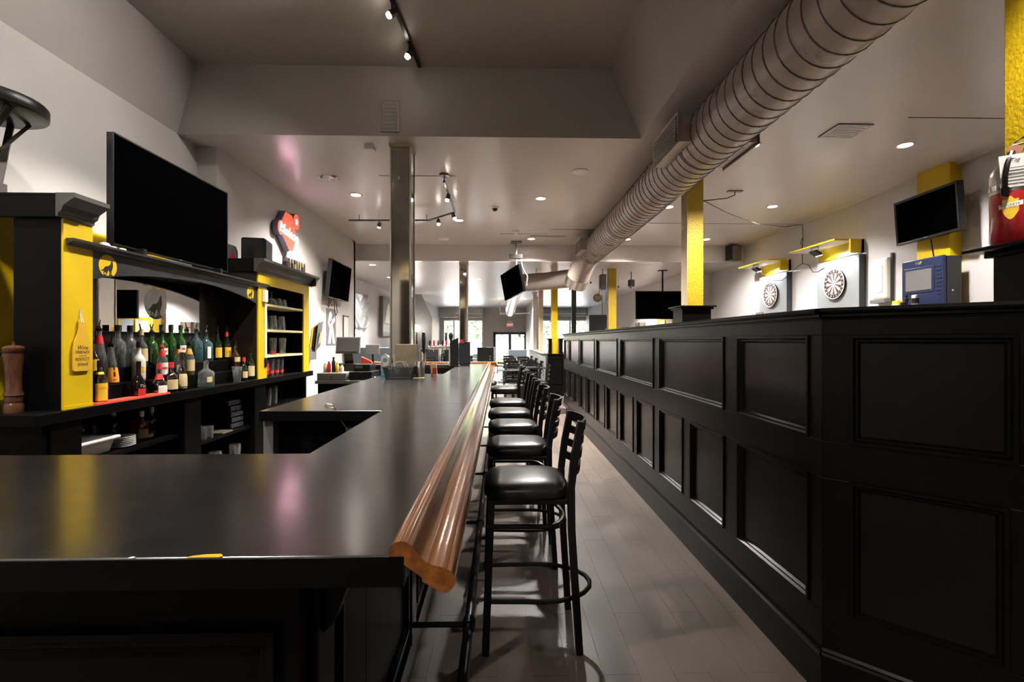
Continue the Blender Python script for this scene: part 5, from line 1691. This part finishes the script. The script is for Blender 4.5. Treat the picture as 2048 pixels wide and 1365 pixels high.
gm_ = thing('game_machine', 'blue wall mounted game machine with a grey screen', 'game machine')
MB().box(4.99, 5.16, 5.28, 5.84, 1.62, 2.37).build('case', TVBODY, gm_, 0, .006)
MB().box(4.95, 4.99, 5.28, 5.84, 1.62, 2.38).build('front', BLUEP, gm_, 0, .012)
MB().box(4.944, 4.95, 5.39, 5.80, 1.98, 2.28).build('screen_frame', BLUEP, gm_, 0, .004)
MB().box(4.940, 4.944, 5.42, 5.77, 2.01, 2.25).build('screen', GREYP, gm_, 0)
for k in range(12):
    MB().box(4.945, 4.95, 5.30, 5.36, 1.76 + .045 * k, 1.775 + .045 * k).build('slat', BLUEP, gm_, 0)
text('1 UP', 'lettering', LABELW, gm_, (4.9495, 5.60, 2.33), -Y, Z, .045, .0008)
MB().cyl((5.05, 5.28, 1.98), (5.05, 5.27, 1.98), .012, n=10).build('lock', CHROME, gm_)
MB().box(4.78, 4.95, 5.35, 5.84, 1.80, 1.82).build('tray', BLUEP, gm_, 0, .004)
q = MB().box(4.82, 4.88, 5.74, 5.83, 1.82, 1.90).build('card_box', LABELY, None, 0, .002)
tag(q, 'small yellow and white box on the game machine tray', 'box')
MB().box(4.819, 4.82, 5.74, 5.83, 1.82, 1.855).build('print', LABELW, q, 0)
q = MB().lathe([(.03, 0), (.03, .02), (.012, .03), (.018, .07), (.028, .09), (.012, .11), (.016, .13), (.001, .145)], (4.84, 5.64, 1.82), 12).build('figurine', PEPB)
tag(q, 'small black figurine on the game machine tray', 'figurine')
q = thing('chalk_can', 'silver printed can on the game machine tray', 'can', (4.84, 5.52, 1.82))
MB().lathe([(.034, 0), (.036, .01), (.036, .12), (.03, .13)], n=16).build('body', STEEL, q)
MB().cyl((0, 0, .03), (0, 0, .09), .0365, n=16, caps=False).build('label', TVBODY, q)
q = MB().lathe([(.03, 0), (.03, .05), (.015, .06)], (4.84, 5.69, 1.82), 12).build('dark_cup', TVBODY)
tag(q, 'low dark cup between the yellow box and the figurine', 'cup')

# speakers
def spk(label, x, y, z, w, d, h, rz=0, bracket=None):
    t = thing('wall_speaker', label, 'speaker', (x, y, z), radians(rz))
    MB().box(-w / 2, w / 2, -d / 2, d / 2, 0, h).build('cabinet', TVBODY, t, 0, .012)
    MB().box(-w / 2 + .012, w / 2 - .012, -d / 2 - .006, -d / 2, .012, h - .012).build('grille', GREYP, t, 0, .008)
    if bracket:
        MB().cyl((0, 0, h), (0, 0, bracket - z), .01, n=8).build('bracket', METALB, t)
    return t


spk('dark box speaker in the corner of beam and darts wall', 4.98, 10.2, 3.12, .26, .2, .32, 18, ZC)
spk('tall dark speaker hung beside the narrow yellow post', 2.44, 11.45, 2.62, .14, .2, .36, 0, ZL)
spk('small dark speaker on a ceiling stalk beyond the beam', 3.25, 11.9, 2.75, .13, .12, .17, 12, ZL)
spk('small dark speaker low on the far wall behind the main post', 4.95, 11.7, 1.75, .12, .15, .28, 0)
rs = thing('round_sign', 'round olive grey sign disc above the slate television', 'sign', (2.75, 13.6, 2.62))
MB().cyl((0, -.02, 0), (0, .02, 0), .12, n=28).build('disc', BRASSY, rs)
text('TV', 'lettering', LABELW, rs, (0, -.021, -.01), X, Z, .12, .001)
MB().cyl((.05, 0, .11), (.05, 0, ZL - 2.62), .008, n=6).build('hanger', METALB, rs)
pl = thing('projector_lamp', 'dark cone lamp on the ceiling past the duct end', 'lamp', (1.98, 11.0, 2.86))
MB().lathe([(.02, .12), (.05, .08), (.09, 0), (.08, 0)], n=16).build('shade', METALB, pl)
MB().cyl((0, 0, .12), (0, 0, ZL - 2.86), .006, n=6).build('cord', METALB, pl)
for k, (x, y, z) in enumerate(((2.3, 12.2, 2.86), (2.15, 12.9, 2.84), (2.0, 13.8, 2.86), (3.1, 12.6, 2.80), (3.5, 12.9, 2.82))):
    q = thing('pendant_bulb', 'tiny dark pendant hanging below the low ceiling, %s past the beam' % ORD[k], 'pendant', (x, y, z), 0, 'small dark pendants')
    MB().cyl((0, 0, .04), (0, 0, ZL - z), .003, n=5).build('cord', METALB, q)
    MB().lathe([(.008, .05), (.02, .03), (.018, 0), (.001, -.008)], n=10).build('bulb', TVBODY, q)

# right far wall
for k, (y, z, w, h) in enumerate(((15.6, 1.45, .9, .55), (17.6, 1.40, .8, .5))):
    q = thing('wood_sign', ('nearer' if k == 0 else 'farther') + ' rough brown plank sign on the white wall past the beam', 'sign')
    for j in range(3):
        MB().box(4.52, 4.6, y - w / 2, y + w / 2, z + h * j / 3 + .01, z + h * (j + 1) / 3 - .01).build('plank', BARK, q, 0, .004)
    MB().box(4.5, 4.52, y - .05, y + .05, z, z + h).build('batten', BROWNW, q, 0)
q = thing('framed_poster', 'yellow framed pane on the white wall beneath the hanging television', 'poster')
MB().frame((4.6, 0, 0), Y, Z, 12.7, 13.9, 1.45, 2.05, .09, .04, -X).build('frame', YELLOW, q, 0)
MB().box(4.59, 4.6, 12.75, 13.85, 1.5, 2.0).build('pane', GREYB, q, 0)
MB().box(4.56, 4.6, 13.28, 13.32, 1.45, 2.05).build('mullion', YELLOW, q, 0)
for k, (x, y) in enumerate(((3.15, 10.9), (2.35, 10.7))):
    q = MB().prism([(-.09, 0), (.09, 0), (.0, .26)], (x, y, 1.42), Y, Z, X * .005).build('menu_card', PAPER, None, 0)
    q.data.materials[0] = PAPER
    tag(q, 'white folded menu card on the high table, %s from the narrow yellow post' % ORD[k], 'menu card')
    t = thing('high_table', 'dark high table under the white menu card, %s from the narrow yellow post' % ORD[k], 'table', (x, y, 0))
    MB().box(-.3, .3, -.3, .3, 1.385, 1.42).build('table_top', BARTOP, t, 0, .006)
    MB().cyl((0, 0, .02), (0, 0, 1.39), .04, n=12).build('pedestal', METALB, t)
    MB().cyl((0, 0, 0), (0, 0, .03), .26, n=20).build('base', METALB, t)

# exit sign, rods, projector over the door
ex = thing('exit_sign', 'small red exit sign above the street door', 'sign', (.53, YF - .06, 2.12))
MB().box(-.19, .19, 0, .06, 0, .38).build('case', WALLG, ex, 0, .004)
MB().box(-.17, .17, -.004, 0, .02, .22).build('panel', WHITE, ex, 0)
text('EXIT', 'lettering', EXITRED, ex, (0, -.006, .12), X, Z, .17, .001, maxw=.31)
MB().box(-.12, .12, -.004, 0, .25, .34).build('backing', WHITE, ex, 0)
for k, (x0, x1, y) in enumerate(((-2.3, -.95, 24.6), (1.6, 4.4, 24.6))):
    q = thing('curtain_rod', 'white rod across the street window ' + ('by the taps' if k == 0 else 'behind the yellow posts'), 'rod')
    MB().cyl((x0, y, 2.78), (x1, y, 2.78), .022, n=8).build('rod', WHITE, q)
    for x in (x0 + .1, x1 - .1):
        MB().cyl((x, y, 2.78), (x, y, ZL), .012, n=6).build('hanger', WHITE, q)
pq = thing('ceiling_pipe', 'white pipe frame around the end of the far duct', 'pipe')
MB().tube([(.0, 22.0, ZL), (.0, 22.0, 2.62), (1.35, 22.0, 2.66), (1.35, 22.0, ZL)], .03, 8).build('pipe', WHITE, pq)

# ------------------------------------------------------------------ fire extinguisher
fe = thing('fire_extinguisher', 'big red fire extinguisher with an inspection tag on the post ledge', 'fire extinguisher', (2.495, 2.285, 1.885))
RR = .088
MB().lathe([(RR * .9, 0), (RR, .012), (RR, .245)], n=32).build('red_tank', RED, fe)
MB().lathe([(RR + .0005, .245), (RR + .0005, .33), (RR * .96, .355), (RR * .75, .385), (RR * .4, .405), (.025, .41)], n=32).build('steel_shoulder', STEEL, fe)
MB().lathe([(RR + .003, .262), (RR + .003, .285)], n=32, close=False).build('strap', CHROME, fe)
MB().cyl((0, 0, .41), (0, 0, .445), .022, n=14).build('valve', STEEL, fe)
MB().bar((-.02, 0, .45), (.10, -.05, .465), .03, .016).bar((-.02, 0, .475), (.11, -.055, .50), .03, .008).build('lever', STEEL, fe, 0, .003)
MB().cyl((-.035, -.03, .44), (-.045, -.045, .44), .026, n=18).build('gauge', mat('copper', (.55, .26, .16), .3, metal=.6), fe)
MB().tube([(-.02, -.02, .44), (-.07, -.05, .425), (-.10, -.06, .37), (-.105, -.055, .31), (-.095, -.045, .26), (-.09, -.04, .24)], .011, 8).build('hose', METALB, fe)
MB().cyl((-.097, -.045, .262), (-.09, -.04, .225), .016, n=10).build('nozzle', METALB, fe)
MB().tube([(.0, 0, .49), (.03, -.03, .52), (.07, -.05, .505), (.05, -.02, .48), (.09, -.03, .50), (.12, -.05, .53)], .004, 5).build('wire', METALB, fe)
vv = Vector((-.62, -.78, 0)).normalized()
uu = Vector((.78, -.62, 0)).normalized()
MB().obox(vv * .098 + Z * .335 - uu * .012, uu * .052, vv * .001, Z * .075 + vv * .006 - uu * .006).build('tag', PAPER, fe, 0)
for k in range(7):
    MB().obox(vv * .1 + Z * (.29 + .012 * k) - uu * .004, uu * .036, vv * .0006, Z * .0012).build('tag_line', GREYP, fe, 0)
text('Tag', 'lettering', INK, fe, vv * .103 + Z * .385 - uu * .015, uu, Z, .022, .001, .3)


def on_tank(name, m, a0, a1, z0, z1, rr, poly=None):
    vs, fs = [], []
    n = 12
    for k in range(2):
        for i in range(n + 1):
            a = a0 + (a1 - a0) * i / n
            vs.append((rr * cos(a), rr * sin(a), z1(i / n) if k else z0(i / n)))
    for i in range(n):
        fs.append((i, i + 1, n + 2 + i, n + 1 + i))
    return MB().add(vs, fs).build(name, m, fe, 60)


AC = radians(214)
on_tank('shield', LABELY, AC - .32, AC + .32, lambda s: .150 - .040 * sin(pi * s), lambda s: .200 + .016 * sin(pi * s) + .006 * cos(4 * pi * s), RR + .001)
on_tank('ribbon', LABELW, AC - .48, AC + .48, lambda s: .168 + .012 * (s - .5), lambda s: .190 + .012 * (s - .5), RR + .0016)
d = Vector((cos(AC), sin(AC), 0))
text('BUCKEYE', 'lettering', INK, fe, d * (RR + .004) + Z * .179, Vector((-sin(AC), cos(AC), 0)), Z, .02, .0005, 0, maxw=.066)

# ------------------------------------------------------------------ sign on the wall behind the camera, seen in the mirrored column
ws = thing('washroom_sign', 'cream washrooms sign board reflected in the mirrored column', 'sign', (-2.08, YK, 3.06))
MB().box(-.62, .75, 0, .03, 0, .52).build('board', CREAM, ws, 0)
text('WASHROOMS', 'lettering', INK, ws, (.05, .032, .10), -X, Z, .24, .001, maxw=1.25)
MB().box(-.62, .75, .0, .02, -3.06, 0).build('dark_panel', BROWNW, ws, 0)

# ------------------------------------------------------------------ outside the street windows
struct(MB().box(-14, 16, YF + .2, 46, -.25, -.12), 'ground_street', ASPH, 'pale street outside the windows')
random.seed(11)


def tree(label, x, y, h, r, n):
    t = thing('street_tree', label, 'tree', (x, y, -.12), 0, 'trees in the street')
    MB().cyl((0, 0, 0), (0, 0, h * .5), .13, .09, 10).build('trunk', BARK, t)
    for a in range(4):
        MB().cyl((0, 0, h * .42), (r * .6 * cos(a * 1.6), r * .6 * sin(a * 1.6), h * .72), .05, .02, 6).build('branch', BARK, t)
    cr = MB()
    for _ in range(n):
        d = Vector((random.gauss(0, 1), random.gauss(0, 1), random.gauss(0, 1))).normalized() * (random.random() ** .4)
        c = Vector((d.x * r, d.y * r, h * .62 + d.z * h * .38))
        a = Vector((random.gauss(0, 1), random.gauss(0, 1), random.gauss(0, .6))).normalized()
        b = a.cross(Vector((random.gauss(0, 1), random.gauss(0, 1), random.gauss(0, 1)))).normalized()
        s = .16 + .12 * random.random()
        cr.add([c - a * s, c + b * s * .5, c + a * s, c - b * s * .5], [(0, 1, 2, 3)])
    crown = cr.build('crown', GREEN, t, 0)
    crown['kind'] = 'stuff'
    return t


tree('leafy street tree behind the tall window by the taps', -1.3, 36.5, 4.8, 1.9, 2600)
tree('leafy street tree at the far side of the tall window', -5.3, 37.0, 5.0, 1.8, 1800)
tree('leafy street tree seen through the street door', 2.5, 37.5, 4.4, 1.8, 2400)
tree('leafy street tree behind the white framed window', 6.2, 36.0, 4.8, 1.6, 1800)
mb_ = thing('mailbox', 'blue street mailbox seen through the glass door', 'mailbox', (.02, 31.5, -.12))
MB().prism([(-.3, .25), (.3, .25), (.3, 1.1), (.22, 1.3), (0, 1.38), (-.22, 1.3), (-.3, 1.1)], (0, -.28, 0), X, Z, Y * .56).build('body', mat('mail_blue', (.06, .22, .42), .4), mb_, 0, .02)
for a in (-.25, .25):
    MB().box(a - .04, a + .04, -.22, .22, 0, .25).build('leg', METALB, mb_, 0)
pb = thing('planter', 'low yellow street planter outside the door', 'planter', (-.0, 30.0, -.12))
MB().prism([(-.42, 0), (.42, 0), (.5, .45), (-.5, .45)], (0, -.2, 0), X, Z, Y * .4).build('tub', LABELY, pb, 0, .02)
MB().box(-.44, .44, -.17, .17, .45, .47).build('soil', BARK, pb, 0)
ca = thing('parked_car', 'pale parked car beyond the tall street window', 'car', (-3.0, 32.2, -.12), radians(8))
MB().prism([(-2.0, .35), (2.0, .35), (2.05, .75), (1.9, .85), (1.1, .95), (.5, 1.4), (-.9, 1.42), (-1.6, .98), (-2.05, .9)], (0, -.8, 0), X, Z, Y * 1.6).build('body', WHITE, ca, 0, .05)
MB().prism([(1.0, .96), (.47, 1.35), (-.85, 1.37), (-1.4, .98)], (0, -.81, 0), X, Z, Y * 1.62).build('glazing', TVBODY, ca, 0)
for x in (-1.25, 1.3):
    for y in (-.82, .66):
        MB().cyl((x, y, .33), (x, y + .16, .33), .33, n=20).build('wheel', METALB, ca)
bd = thing('brick_building', 'pink brick building across the street', 'building', (0, 42, -.12))
MB().box(-11, 13, 0, .4, 0, 8).build('facade', BRICKM, bd, 0)
for i in range(9):
    for j in range(2):
        x, z = -9.5 + 2.5 * i, 1.2 + 3.2 * j
        w = MB().box(x - .55, x + .55, -.05, .0, z, z + 1.7).build('window', WHITE, bd, 0)
        MB().box(x - .47, x + .47, -.06, -.05, z + .08, z + 1.62).build('pane', G_DGREEN if False else SLATE, w, 0)
